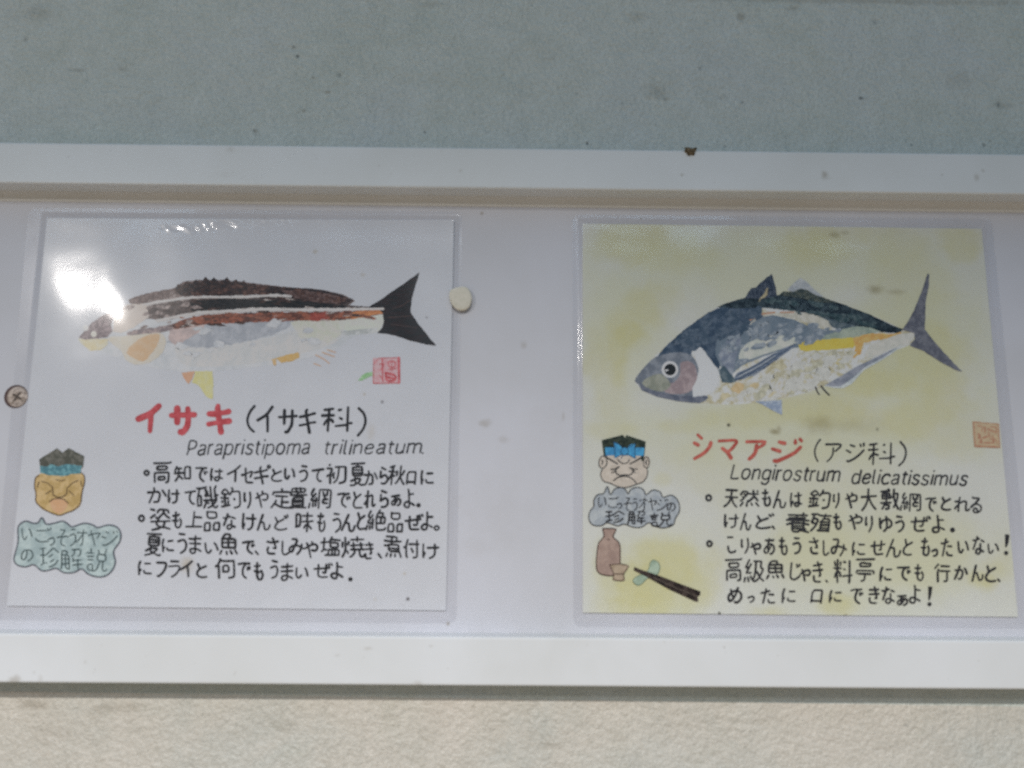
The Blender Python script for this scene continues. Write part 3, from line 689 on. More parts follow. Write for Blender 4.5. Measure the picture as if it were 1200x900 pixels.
p = at(540, 350, H_FILM)
bm = bmesh.new()
out = catmull([(538, 337), (546, 337), (551, 342), (553, 350), (551, 359), (545, 364), (537, 364), (530, 358), (527, 350), (528, 341)], 5)
P = [at(x, y, H_FILM) for x, y in out]
lay = [(1.0, 0.0), (1.0, 0.0009), (0.96, 0.0013), (0.85, 0.0015), (0.5, 0.00155)]
prev = None
for s, hgt in lay:
    cur = [bm.verts.new(((x - p[0]) * s, -hgt, (z - p[1]) * s)) for x, z in P]
    if prev:
        for i in range(len(P)):
            j = (i + 1) % len(P)
            bm.faces.new((prev[i], cur[i], cur[j], prev[j]))
    prev = cur
bm.faces.new(prev)
bmesh.ops.recalc_face_normals(bm, faces=bm.faces)
tack = link('tack', bm, two('cream_paint_on_tack', (168, 165, 150), (176, 172, 158), 350, 400, rough=0.5), None, (p[0], -H_FILM - 0.0003, p[1]), smooth=True)
tag(tack, 'cream painted flat tack head overlapping the right edge of the left card', 'tack')

# ================================================================== laminated cards
def film_material(name, scratch):
    m, nt, b = new_mat(name)
    nt.nodes.remove(b)
    out = nt.nodes['Material Output']
    tr = nt.nodes.new('ShaderNodeBsdfTransparent')
    tr.inputs['Color'].default_value = (0.965, 0.965, 0.97, 1)
    tc = nt.nodes.new('ShaderNodeTexCoord')
    obj = tc.outputs['Object']
    n1 = noise(nt, 24.0, 1.2, 0.5, obj, 0.4)
    n2 = noise(nt, 130.0, 3, 0.6, obj, 0.3)
    n3 = noise(nt, 700.0, 2, 0.5, obj)
    h = math_node(nt, 'ADD', n1.outputs['Fac'], math_node(nt, 'MULTIPLY', n2.outputs['Fac'], 0.014))
    h = math_node(nt, 'ADD', h, math_node(nt, 'MULTIPLY', n3.outputs['Fac'], 0.012))
    bp = nt.nodes.new('ShaderNodeBump')
    bp.inputs['Strength'].default_value = 0.35
    bp.inputs['Distance'].default_value = 0.0010
    nt.links.new(h, bp.inputs['Height'])
    g1 = nt.nodes.new('ShaderNodeBsdfGlossy'); g1.inputs['Roughness'].default_value = 0.085
    g2 = nt.nodes.new('ShaderNodeBsdfGlossy'); g2.inputs['Roughness'].default_value = 0.25
    for g in (g1, g2):
        nt.links.new(bp.outputs['Normal'], g.inputs['Normal'])
    mg = nt.nodes.new('ShaderNodeMixShader'); mg.inputs[0].default_value = 0.52
    nt.links.new(g1.outputs[0], mg.inputs[1]); nt.links.new(g2.outputs[0], mg.inputs[2])
    lw = nt.nodes.new('ShaderNodeLayerWeight'); lw.inputs['Blend'].default_value = 0.5
    # thin film: the same reflectance from both faces
    fr = math_node(nt, 'ADD', math_node(nt, 'MULTIPLY', math_node(nt, 'POWER', lw.outputs['Facing'], 5.0), 0.95), 0.04)
    # cloudy, slightly scuffed film
    cl = ramp(nt, noise(nt, 17.0, 4, 0.6, obj, 0.6).outputs['Fac'], [(0.35, (0.9, 0.9, 0.9, 1)), (0.7, (1.5, 1.5, 1.5, 1))])
    f = math_node(nt, 'MULTIPLY', fr, cl.outputs['Color'], clamp=True)
    mx = nt.nodes.new('ShaderNodeMixShader')
    nt.links.new(f, mx.inputs[0]); nt.links.new(tr.outputs[0], mx.inputs[1]); nt.links.new(mg.outputs[0], mx.inputs[2])
    nt.links.new(mx.outputs[0], out.inputs['Surface'])
    return m

def lerp2(q, u, v):
    a = (q[0][0] + (q[1][0] - q[0][0]) * u, q[0][1] + (q[1][1] - q[0][1]) * u)
    b = (q[3][0] + (q[2][0] - q[3][0]) * u, q[3][1] + (q[2][1] - q[3][1]) * u)
    return (a[0] + (b[0] - a[0]) * v, a[1] + (b[1] - a[1]) * v)

def build_film(card, quad, inner, mat, seed, curl, folds=()):
    """clear pouch: lies over the paper, dips to the panel round it"""
    NX, NZ = 300, 170
    q = [card.pt(*c) for c in quad]
    q2 = [(v.x, v.z) for v in q]
    i2 = [card.pt(*c) for c in inner]
    xl = lambda z: i2[0].x + (i2[3].x - i2[0].x) * (i2[0].z - z) / (i2[0].z - i2[3].z)
    xr = lambda z: i2[1].x + (i2[2].x - i2[1].x) * (i2[1].z - z) / (i2[1].z - i2[2].z)
    zt = lambda x: i2[0].z + (i2[1].z - i2[0].z) * (x - i2[0].x) / (i2[1].x - i2[0].x)
    zb = lambda x: i2[3].z + (i2[2].z - i2[3].z) * (x - i2[3].x) / (i2[2].x - i2[3].x)
    bm = bmesh.new()
    g = []
    rnd = random.Random(seed)
    ph = [rnd.uniform(0, 6) for _ in range(8)]
    rc = 0.004
    W = (q[1] - q[0]).length; Hh = (q[0] - q[3]).length
    for j in range(NZ + 1):
        row = []
        for i in range(NX + 1):
            u, v = i / NX, j / NZ
            u = 0.5 - 0.5 * math.copysign(abs(1 - 2 * u) ** 0.75, 1 - 2 * u)
            v = 0.2 * v / 0.5 if v < 0.5 else 0.2 + 0.8 * (1 - (1 - (v - 0.5) / 0.5) ** 1.3)
            # rounded pouch corners
            du, dv = min(u, 1 - u) * W, min(v, 1 - v) * Hh
            x, z = lerp2(q2, u, v)
            if du < rc and dv < rc:
                cu, cv = rc - du, rc - dv
                m = max(cu, cv); L = math.hypot(cu, cv)
                k = m / L if L else 1
                sx, sz = (1 if u < .5 else -1), (1 if v < .5 else -1)
                x += sx * cu * (1 - k); z -= sz * cv * (1 - k)
            ins = min(x - xl(z), xr(z) - x, zt(x) - z, z - zb(x))
            t = max(0, min(1, (ins + 0.0030) / 0.0032))
            t = t * t * (3 - 2 * t)
            low = -(card.h - H_PANEL - 0.0003)
            lift = low + (H_FILM - card.h - low) * t
            lift += 0.00022 * math.sin(x * 60 + ph[0]) * math.sin(z * 47 + ph[1]) * t
            lift += 0.00006 * math.sin(x * 170 + z * 60 + ph[2]) * t
            d = max(0, 1 - (zt(x) - z + 0.002) / 0.012)              # top edge lets go a little
            lift += curl * d * d * (0.05 + 0.95 * min(1, max(0, (x + W * 0.20) / 0.06))) * (0.75 + 0.25 * math.sin(x * 38 + ph[3]) + 0.12 * math.sin(x * 120 + ph[4]))
            for (ax, az), (bx, bz), amp in folds:                   # crinkles that catch the lamp
                k = (x - ax) / (bx - ax)
                if 0 < k < 1:
                    zc = az + (bz - az) * k + 0.0009 * math.sin(k * 9 + 1) + 0.0005 * math.sin(k * 31)
                    e = (z - zc) / 0.0013
                    lift += amp * math.exp(-e * e) * math.sin(math.pi * k) ** 0.5 * math.sin((x * 0.84 + z * 0.54) * 6.283 / 0.0056 + 2 * math.sin(k * 13))
            row.append(bm.verts.new((x, -lift, z)))
        g.append(row)
    for j in range(NZ):
        for i in range(NX):
            bm.faces.new((g[j][i], g[j + 1][i], g[j + 1][i + 1], g[j][i + 1]))
    return link('laminate_film', bm, mat, card.root, smooth=True)

def build_paper(card, quad, mat):
    bm = bmesh.new()
    q = [card.pt(*c) for c in quad]
    top = [bm.verts.new(v) for v in q]
    bot = [bm.verts.new(v + Vector((0, 0.0004, 0))) for v in q]
    bm.faces.new(top[::-1]); bm.faces.new(bot)
    for i in range(4):
        j = (i + 1) % 4
        bm.faces.new((top[i], top[j], bot[j], bot[i]))
    bmesh.ops.recalc_face_normals(bm, faces=bm.faces)
    return link('paper', bm, mat, card.root)

def paper_material(name, base, blobs_list):
    m, nt, b = new_mat(name)
    tc = nt.nodes.new('ShaderNodeTexCoord')
    n = noise(nt, 30.0, 5, 0.6, tc.outputs['Object'], 0.3)
    r = ramp(nt, n.outputs['Fac'], [(0.3, tuple(v * 0.95 for v in base) + (1,)), (0.7, base + (1,))])
    c = r.outputs['Color']
    for blobs, wob_s, wob, edge, colr in blobs_list:
        s = spots(nt, blobs, wob_s, wob, edge)
        if len(blobs) > 12:
            n2 = noise(nt, 120.0, 5, 0.7, tc.outputs['Object'])
            s = math_node(nt, 'MULTIPLY', s, ramp(nt, n2.outputs['Fac'], [(0.25, (.6, .6, .6, 1)), (0.7, (1.1, 1.1, 1.1, 1))]).outputs['Color'], clamp=True)
        c = mixc(nt, s, c, colr)
    nt.links.new(c, b.inputs['Base Color'])
    setp(b, Roughness=0.85, Specular_IOR_Level=0.12)
    return m

INK = mottled('black_pen_ink', [(.34, (.014, .013, .015, 1)), (.5, (.026, .025, .028, 1)), (.66, (.055, .053, .058, 1))], 330, 4)
INK_SOFT = mottled('worn_black_pen_ink', [(.34, (.025, .024, .026, 1)), (.5, (.045, .044, .048, 1)), (.66, (.11, .11, .115, 1))], 330, 4)
RED_L = two('crimson_brush_ink', (168, 52, 58), (184, 66, 72), 490, 160)
RED_R = two('vermilion_brush_ink', (166, 70, 55), (182, 88, 70), 525, 160)
OUTLINE = flat('black_drawn_outline', (0.02, 0.02, 0.022, 1), 0.7, 0.1)

# ------------------------------------------------------------------ LEFT CARD
LQ = [(55, 255), (532, 258.5), (522.5, 715.5), (8, 710)]
c0 = at(275, 480, H_CARD)
left = empty('laminated_card', (c0[0], -H_CARD, c0[1]), 'white laminated card with the brown striped fish and crimson title', 'card', 'laminated fish cards on the board')
A = Card(left, H_CARD)
stain = px_spots([(219, 662, 12, 13, .5), (435, 507, 8, 14, .22), (369, 295, 5, 4, .4), (425, 322, 6, 4, .3), (474, 672, 3, 3, .4), (440, 702, 3, 3, .25), (427, 462, 3, 3, .4)], H_CARD, A.o)
ink = px_spots([(478, 702, 3.2, 3, 1), (500, 372, 2, 2, .6), (448, 471, 3, 3, .6)], H_CARD, A.o)
build_paper(A, LQ, paper_material('white_paper', (0.76, 0.755, 0.775), [(stain, 200.0, 0.9, 0.0, (0.50, 0.38, 0.20, 1)), (ink, 300.0, 0.5, 0.2, (0.12, 0.10, 0.10, 1))]))

# the brown striped fish (collage)
fy = 370
belly = A.shape('fish_picture', [(92, 397), (103, 388), (134, 368), (170, 352), (230, 346), (320, 352), (400, 358), (448, 363), (450, 376), (443, 390), (415, 394), (395, 408), (360, 420), (315, 428),
                 (270, 433), (230, 436), (195, 433), (165, 428), (140, 420), (118, 411), (97, 404)],
                two('silver_white_paper', (170, 173, 175), (182, 183, 184), 425, 90), smooth=4)
A.shape('belly', [(205, 402), (225, 407), (280, 402), (330, 392), (375, 376), (400, 378), (398, 398), (370, 410), (330, 420), (280, 428), (235, 430), (212, 425)],
        two('warm_white_paper', (172, 173, 172), (184, 182, 179), 415, 120), belly, smooth=3, rough=.5)
A.shape('flank', [(198, 393), (215, 384), (240, 380), (270, 378), (310, 375), (345, 374), (338, 384), (315, 394), (280, 402), (245, 408), (215, 407), (196, 402)],
        two('slate_paper', (142, 146, 152), (154, 157, 162), 390, 120), belly, rough=1.3)
A.shape('flank', [(200, 381), (240, 377), (238, 386), (222, 396), (206, 406), (197, 398)], two('rose_paper', (160, 144, 140), (176, 156, 150), 390, 150), belly, rough=.6)
A.shape('flank', [(340, 377), (375, 372), (400, 370), (400, 392), (385, 402), (370, 396), (352, 396)], two('pale_olive_paper', (172, 174, 160), (192, 190, 182), 385, 150), belly, rough=.7)
A.shape('tail_base', [(397, 371), (425, 368), (447, 364), (451, 376), (444, 388), (425, 391), (398, 386)], two('ivory_paper', (186, 190, 178), (206, 206, 198), 375, 150), belly, rough=.4)
A.shape('tail_base', [(398, 389), (420, 386), (444, 384), (440, 390), (415, 392), (405, 393)], two('grey_edge_paper', (150, 154, 152), (172, 174, 172), 388, 150), belly)
dark = two('umber_black_paper', (40, 32, 30), (70, 52, 46), 350, 260, .3, .7, stretch=(1, 1, 2.5))
dark2 = two('soot_paper', (30, 28, 28), (50, 46, 44), 350, 260, .3, .7, stretch=(1, 1, 2.5))
mauve = two('mauve_brown_paper', (88, 72, 68), (116, 98, 92), 365, 220)  # lightened: glare haze put into the colour at the front
A.shape('back', [(150, 352), (165, 346), (180, 342), (206, 337), (215, 330), (260, 328), (330, 336), (365, 338.5), (395, 343), (414, 351), (411, 355), (380, 357), (300, 350), (230, 348), (190, 352), (160, 358)], mauve, belly, smooth=2, rough=.5)
A.shape('back', [(150, 358), (190, 352), (230, 348), (300, 348), (345, 350), (414, 354), (408, 358), (445, 360), (447, 363), (390, 363), (300, 363), (230, 366), (185, 374), (150, 374), (135, 370)], two('hazed_dark_paper', (70, 60, 57), (96, 82, 77), 360, 240), belly, rough=.6)  # paler front end: glare haze mixed into this dark
# spiny dorsal fin
fin = [(205, 341)]
xs = [(208, 333), (213, 336), (219, 329), (224, 333), (230, 327), (235, 331), (241, 324), (246, 329), (251, 325), (257, 331), (266, 325), (271, 331), (277, 327), (281, 332), (286, 328.5), (291, 334), (297, 331.5), (302, 335), (312, 334.5)]
fin += xs + [(330, 336.5), (352, 337.5), (372, 339), (392, 343), (405, 347.5), (414.5, 351.5), (409, 354.5), (400, 357), (370, 357), (345, 351), (300, 349), (262, 350), (230, 348), (212, 346)]
A.shape('dorsal_fin', fin, dark, belly, rough=.35)
A.shape('dorsal_fin', [(330, 340), (360, 341), (392, 346), (406, 350), (395, 355), (370, 354), (340, 348)], two('ember_brown_paper', (70, 52, 48), (104, 82, 76), 348, 330), belly, rough=.7)
A.shape('stripe', [(222, 353), (260, 350), (300, 351), (345, 352), (380, 356), (408, 358), (402, 362), (350, 361.5), (300, 362), (258, 363), (225, 365)], dark2, belly, rough=.6)
wht = two('torn_white_edge', (176, 172, 168), (206, 202, 198), 360, 300)
A.shape('white_stripe', [(150, 361), (175, 354), (205, 349), (232, 346), (260, 347), (292, 346), (318, 344), (342, 346), (340, 348.6), (315, 348), (290, 349.5), (250, 349.5), (230, 349.5), (200, 353), (175, 358), (152, 364)], wht, belly, rough=.5)
A.shape('white_stripe', [(182, 375), (205, 370), (232, 364.5), (268, 363), (300, 360.5), (345, 361), (400, 361), (450, 360.5), (449, 364), (405, 364.5), (350, 365), (300, 365), (262, 367), (232, 368.5), (205, 374), (185, 378)], wht, belly, rough=.6)
brown = two('rust_paper', (92, 58, 48), (140, 80, 56), 370, 230, .32, .62, stretch=(.5, 1, 1))
A.shape('brown_stripe', [(200, 381), (215, 374), (235, 369.5), (270, 367), (300, 366), (350, 365.5), (400, 365), (447, 363), (449, 368), (430, 371), (410, 374), (385, 376), (350, 376), (320, 377), (285, 378), (240, 380), (205, 386)], brown, belly, rough=.7)
A.shape('brown_stripe', [(363, 367), (384, 366), (388, 374), (372, 376), (364, 375)], two('brick_red_paper', (130, 56, 44), (150, 70, 54), 370, 300), belly, rough=.7)
A.shape('brown_stripe', [(404, 367), (425, 364.5), (447, 362.5), (449, 367.5), (432, 370), (412, 374.5), (405, 372)], two('orange_paper', (160, 96, 48), (184, 118, 58), 368, 240), belly, rough=.5)
A.shape('brown_stripe', [(148, 390), (160, 386), (180, 384), (202, 380), (203, 386), (185, 391), (165, 393), (150, 395)], two('dusty_brown_paper', (110, 98, 100), (146, 128, 124), 388, 260), belly, rough=.6)
A.shape('nape', [(134, 366), (150, 357), (172, 356), (174, 372), (160, 382), (142, 390), (132, 388)], two('peach_paper', (176, 166, 156), (188, 178, 168), 370, 140), belly, rough=.7)
A.shape('head', [(92, 395.5), (99, 388), (108, 378), (120, 369.5), (134, 363.5), (133, 372), (130, 380), (132, 388), (126, 395), (112, 397), (100, 398)], two('plum_brown_paper', (96, 82, 86), (132, 116, 118), 385, 260), belly, rough=.4)
A.shape('jaw', [(91, 397), (100, 398), (113, 397), (127, 397), (126, 404), (118, 410), (105, 411), (97, 404)], two('straw_paper', (190, 178, 136), (206, 200, 170), 402, 260), belly, rough=.4)
A.shape('gill_cover', [(126, 396), (140, 394), (165, 392), (187, 390), (194, 396), (193, 408), (186, 418), (172, 426), (158, 427), (147, 421), (143, 412), (133, 404)], two('bone_paper', (196, 188, 170), (210, 204, 190), 405, 160), belly, smooth=2, rough=.4)
A.shape('pectoral_fin', [(148, 413), (157, 402), (167, 395), (178, 391.5), (187, 392), (185, 403), (178, 414), (168, 424), (158, 420)], two('apricot_paper', (186, 154, 114), (196, 168, 132), 405, 220), belly, smooth=2, rough=.4)
A.shape('eye_and_glint', ring(110, 391.5, 3.6, 14)[:-1], flat('white_glint', col(224, 220, 206, 390), .6), belly)  # two white glints painted on the head
A.shape('eye_and_glint', ring(100.5, 384.5, 3.4, 14)[:-1], flat('white_glint_spot', col(216, 216, 212, 390), .6), belly)
A.shape('tail_fin', [(431, 360.5), (445, 352), (462, 340), (478, 329), (491.5, 319.5), (489, 329), (484, 343), (482, 356), (481, 366), (490, 379), (502, 394), (511, 405), (500, 404), (480, 399), (462, 393), (442, 390), (448, 384), (450, 376), (448, 366), (442, 361.5)],
        two('black_tail_paper', (22, 20, 20), (44, 34, 32), 365, 260, .35, .75, stretch=(.4, 1, 2)), belly, rough=.35)
A.strokes('tail_ray', [([(455, 372), (470, 371), (484, 370)], .8), ([(458, 380), (474, 382), (488, 384)], .7), ([(460, 362), (472, 358), (480, 352)], .7)], .8, flat('tail_ray_brown', col(78, 56, 50, 365)), belly)
A.shape('pelvic_fin', [(212.5, 437), (229, 435), (224, 446), (221.5, 450), (217, 445)], two('tan_orange_paper', (192, 144, 108), (200, 156, 122), 440, 200), belly, rough=.4)
A.shape('pelvic_fin', [(229, 435), (249, 435), (250, 452), (249, 468), (243, 466), (233, 452), (225, 448)], two('lime_yellow_paper', (202, 196, 128), (210, 206, 150), 450, 200), belly, rough=.5)
A.shape('anal_fin', [(323, 420), (335, 416), (350, 413), (351, 419), (340, 424), (330, 425)], two('mustard_paper', (196, 158, 84), (206, 172, 104), 420, 240), belly, rough=.5)
A.shape('anal_fin', [(318, 421), (324, 420), (324, 428), (321, 428)], two('mustard_scrap', (190, 154, 96), (200, 170, 120), 420, 240), belly, rough=.3)
A.strokes('anal_fin', [[(370, 416), (380, 421), (386, 426)], [(378, 413), (392, 418)], [(368, 426), (376, 429)], [(384, 410), (393, 413)]], 1.3, flat('peach_scratch', col(196, 160, 128, 420)), belly)

# torn scraps that soften the joins
STR = [(190, 350), (300, 346), (400, 356), (440, 362), (440, 374), (300, 378), (200, 384)]
A.bits('torn_scrap', STR, 34, 7, two('umber_scrap', (58, 44, 40), (84, 64, 56), 360, 300), belly, .22, .02)
A.bits('torn_scrap', [(200, 372), (300, 366), (440, 364), (440, 372), (300, 377), (200, 386)], 26, 6, two('rust_scrap', (104, 66, 52), (136, 84, 62), 370, 300), belly, .3, -.03)
A.bits('torn_scrap', STR, 20, 6, two('pale_fibre_scrap', (136, 126, 120), (176, 168, 162), 360, 300), belly, .16, -.03)
A.bits('torn_scrap', [(150, 356), (206, 341), (230, 346), (230, 380), (160, 388)], 22, 6, two('dusty_scrap', (112, 98, 94), (150, 136, 130), 365, 300), belly, .4, -.1)
A.bits('torn_scrap', [(205, 384), (345, 376), (400, 376), (390, 398), (280, 414), (210, 420)], 14, 8, two('pale_grey_scrap', (164, 167, 170), (180, 181, 182), 400, 200), belly, .5, -.1)
A.bits('torn_scrap', [(212, 340), (300, 334), (405, 346), (405, 354), (300, 346), (215, 346)], 40, 6, two('burnt_scrap', (66, 46, 40), (92, 66, 56), 345, 300), belly, .4, .1)

A.strokes('white_stripe', [([(184, 376), (205, 371.5), (232, 366.5), (268, 364.5), (300, 362.8), (345, 363)], 2.6), ([(345, 363), (400, 362.8), (449, 362)], 2.8), ([(168, 357), (205, 351.2), (232, 348), (262, 348.4), (292, 347.8), (318, 346.2), (341, 347.4)], 2.4)], 2.6, wht, belly)

# seal and leaf mark
seal = A.shape('seal_stamp', [(437.2, 419.5), (468, 418.8), (468.6, 448.6), (438, 449.2)], two('faded_red_seal', (186, 140, 144), (196, 166, 168), 435, 220), rough=.4)
SEALRED = two('red_seal_ink', (166, 62, 66), (186, 92, 96), 435, 260)
A.strokes('seal_mark', [([(437.6, 449), (437.8, 419.8), (467.8, 419.2)], 1.2), ([(467.4, 419.5), (467.8, 448.6)], 3.0), ([(467.8, 448.8), (438, 449.4)], 1.0),
                        ([(448, 421), (448.6, 447)], 1.6), ([(445, 427), (451, 426), (446, 434)], 1.2), ([(455, 424), (463, 423.5), (463.5, 430), (455.5, 430.5), (455, 424)], 1.5),
                        ([(455, 433), (464, 432)], 1.3), ([(452, 437), (464, 440), (463, 446), (453, 447), (452, 437)], 2.6), ([(454, 442), (463, 444)], 2.8), ([(445, 440), (449, 446)], 1.4), ([(459, 424), (459, 434)], 1.1)], 1.4, SEALRED, seal)
A.shape('leaf_mark', [(419, 446), (424, 440), (430, 436.5), (436.5, 436), (437, 440), (430, 443), (424, 445.5)], two('leaf_green', (126, 170, 116), (160, 184, 152), 440, 220), rough=.5)

# lettering
A.text('title_lettering', [('イ', 173.7, 490.4, 23, 31), ('サ', 214.6, 492.5, 26, 29), ('キ', 256.7, 491, 25, 31)], 6.4, RED_L)
A.text('family_lettering', [('(', 293.5, 491.7, 8, 31), ('イ', 311, 491, 19, 27), ('サ', 337.5, 493.7, 20, 25), ('キ', 361, 493, 19, 26.5), ('科', 395.4, 491.7, 35, 28), (')', 424, 494, 8.5, 31)], 3.1, INK)
A.strokes('latin_lettering', latin('Parapristipoma', 219, 361, 534, 532.5, 36) + latin('trilineatum', 379, 492, 533, 531.5, 34) + [[(495, 531), (495.6, 531)]], 1.9, INK_SOFT)
LT = [
 [('°', 171.7, 553.7, 5, 5.6), ('高', 190.3, 553.8, 19, 24), ('知', 213.8, 554.6, 17, 17), ('で', 235.4, 555.8, 14, 15), ('は', 254, 556, 14, 14), ('イ', 274.5, 554.6, 14, 17), ('セ', 289.3, 557.5, 12, 16.5),
  ('キ', 306.5, 556.5, 15, 19), ('°', 315.3, 547, 3.2, 3.4), ('と', 324, 557, 11.5, 14), ('い', 339.6, 556, 11, 11), ('う', 356, 555, 9, 18), ('て', 372.5, 557, 13, 14), ('初', 393.8, 555, 22, 22), ('夏', 419, 556, 16, 24),
  ('か', 435, 559.5, 14, 16), ('ら', 449.8, 558, 8, 19), ('秋', 464.6, 556.7, 17.5, 21), ('口', 482, 559.5, 9.5, 14), ('に', 500, 559.6, 13.5, 14)],
 [('か', 184.4, 580.4, 20, 17), ('け', 203.6, 581.7, 12, 15), ('て', 223, 582.5, 11, 15), ('磯', 243.3, 582.5, 25, 24), ('釣', 270, 584, 23, 22), ('り', 290, 585.8, 8, 18), ('や', 306.5, 585.4, 15, 18),
  ('定', 330.4, 584, 22, 22), ('置', 349.6, 584, 18, 21), ('網', 375.4, 583.8, 24, 22), ('で', 402, 586, 14, 16), ('と', 418.5, 586, 9, 18), ('れ', 434, 584.6, 12, 18), ('ら', 450.4, 585, 9, 18),
  ('ぁ', 464.6, 587, 11, 11), ('よ', 479, 584, 11.5, 20), ('.', 490.5, 592, 5, 5)],
 [('°', 166, 607, 6, 6.4), ('姿', 188.3, 608, 23, 25), ('も', 207.7, 609, 9.5, 18), ('上', 228, 608.7, 19, 17.5), ('品', 248.3, 610, 18, 22), ('な', 269, 611.7, 13, 17), ('け', 291.5, 612, 15, 17.5), ('ん', 309, 612.5, 15, 18),
  ('ど', 330, 612.5, 16, 17), ('味', 357, 612, 20, 21), ('も', 377, 612, 9, 21), ('う', 395, 612.5, 8, 22), ('ん', 408.3, 613, 15, 19), ('と', 423.7, 611, 9, 18), ('絶', 441, 609.6, 22, 23), ('品', 463.7, 612, 17, 21),
  ('ぜ', 485.4, 612, 20, 17), ('よ', 500, 611, 12, 20), ('°', 511.7, 619, 5.6, 5)],
 [('夏', 180, 638, 18, 25), ('に', 197, 638.7, 12.5, 14), ('う', 213.7, 637, 9, 22), ('ま', 229, 638, 13, 21), ('い', 248, 641.7, 15, 11.5), ('魚', 268.3, 637.5, 21, 24), ('で', 291, 642, 14, 14), ('、', 301, 648, 3, 3.5),
  ('さ', 319, 640, 12, 17.5), ('し', 335, 641.7, 8, 15), ('み', 347.5, 641, 17, 18), ('や', 365, 644, 15, 18), ('塩', 387.5, 640, 23, 21), ('焼', 413.7, 641, 25, 22), ('き', 432.5, 644.6, 9, 18), ('、', 445, 651, 4, 4.5),
  ('煮', 460, 641, 20, 24), ('付', 482.5, 643, 17, 21), ('け', 504.6, 645.4, 17, 16)],
 [('に', 169.6, 665, 14, 16), ('フ', 189.6, 667, 11, 17), ('ラ', 204.6, 667, 12, 18), ('イ', 218, 666.7, 14, 19), ('と', 236.7, 668.3, 11.5, 15), ('何', 264, 666.7, 20, 22), ('で', 285.4, 668.7, 14, 17), ('も', 303, 669, 9, 19),
  ('う', 321.7, 667, 8.5, 21), ('ま', 336.7, 670, 13, 19), ('い', 353.7, 671, 14, 11), ('ぜ', 378, 668.7, 20, 17), ('よ', 395, 668.3, 13, 18), ('.', 410.7, 678.7, 5, 5)],
]
for row in LT:
    A.text('text_line', row, 2.5, INK)
for row in ([(490.5, 592)], [(410.7, 678.7)]):
    A.shape('full_stop', ring(*row[0], 2.7, 12)[:-1], INK)

# face with headband
SKIN_L = two('ochre_crayon', (176, 146, 84), (192, 162, 106), 575, 160)
face = A.shape('face_drawing', [(48, 555), (60, 552), (80, 552), (96, 554), (99, 560), (99, 566), (96, 575), (96, 586), (93, 594), (86, 598), (79, 600.5), (70, 604.5), (60, 601), (50, 597), (43, 589), (41.5, 578), (40.5, 570), (41, 560)], SKIN_L, smooth=2)
A.shape('hair', [(46, 538.5), (67, 525), (73.5, 530.5), (80.5, 525), (99, 534.5), (97.5, 548), (47.5, 549)], two('grey_brown_crayon', (82, 82, 72), (104, 102, 92), 535, 220), face, rough=.3)
A.shape('headband', [(47, 546), (56, 547), (60, 543.5), (68, 547), (78, 543.5), (96, 546), (95, 555), (84, 555.5), (78, 558), (58, 557), (47, 554)], two('teal_crayon', (68, 118, 128), (98, 152, 158), 550, 320), face, rough=.4)
A.shape('lip', [(59, 588), (64, 584.5), (74, 584.5), (80, 590), (76, 598), (70, 602), (62, 598)], two('salmon_crayon', (196, 150, 104), (204, 160, 116), 590, 200), face, smooth=2)
LN = flat('brown_drawn_line', col(92, 70, 46, 575))
A.strokes('drawn_line', [[(46, 557), (41.5, 560), (40.5, 571), (43, 579), (41.5, 588), (50, 596), (60, 601), (70, 604.5), (79, 600.5), (87, 598), (95, 590), (96, 577), (99.5, 565), (99, 557), (95, 554)],
                         ([(62, 572), (62, 580), (68, 583), (75, 582), (79, 578), (78.5, 573)], 1.5), [(49, 564), (56, 566), (62, 571)], [(92, 563), (85, 566), (79, 572)], [(54, 579), (60, 575)], [(81, 575), (87, 581)],
                         [(58, 588), (64, 584), (75, 584.5), (80, 590)], [(66, 562), (72, 564), (76, 562)], [(46, 565), (44, 571)], [(95, 564), (96, 570)]], 1.2, LN, face)
# speech cloud
CL = [(130, 225), (180, 185), (235, 200), (270, 195), (297, 160), (325, 205), (380, 200), (440, 185), (480, 205), (510, 225), (590, 200), (650, 210), (690, 230), (760, 212), (820, 225), (850, 270), (842, 330), (800, 395), (812, 470), (790, 530),
      (740, 570), (680, 575), (620, 555), (575, 520), (520, 545), (450, 545), (395, 515), (340, 530), (290, 530), (240, 490), (180, 505), (120, 490), (100, 450), (115, 390), (130, 320)]
CL = [(x / 6.0, 580 + y / 6.0) for x, y in CL]
CLs = catmull(CL, 4)
cloud = A.shape('speech_cloud', CLs, two('pale_teal_crayon', (152, 168, 166), (170, 184, 180), 630, 130, rough=.9))
A.strokes('cloud_outline', [CLs + CLs[:1]], 1.7, flat('blue_grey_pen', col(78, 82, 90, 630)), cloud, chaikin=0)
CINK = flat('blue_black_pen', col(66, 80, 80, 640))
A.text('cloud_lettering', [('い', 31.7, 626, 12, 13), ('ご', 51, 627.5, 18, 16), ('っ', 60.8, 634, 7.5, 8), ('そ', 74, 630, 12, 19), ('う', 86, 630, 7, 19), ('オ', 96, 630, 11, 19), ('ヤ', 110.4, 630.4, 13, 18), ('ジ', 128.7, 630.8, 17, 17),
                           ('の', 31.7, 650.4, 14, 13), ('珍', 58.3, 653, 22, 21), ('解', 84, 655.4, 24, 24), ('説', 113.7, 656, 23, 25)], 1.5, CINK, cloud)
build_film(A, [(33, 243), (541.5, 247.5), (535, 731), (-10, 727)], LQ, film_material('clear_laminate', 1), 3, 0.0003,
           [tuple((A.pt(*a).x, A.pt(*a).z) for a in ab) + (amp,) for *ab, amp in (((185, 271), (300, 262), 0.00020), ((235, 266), (352, 259), 0.00022))])

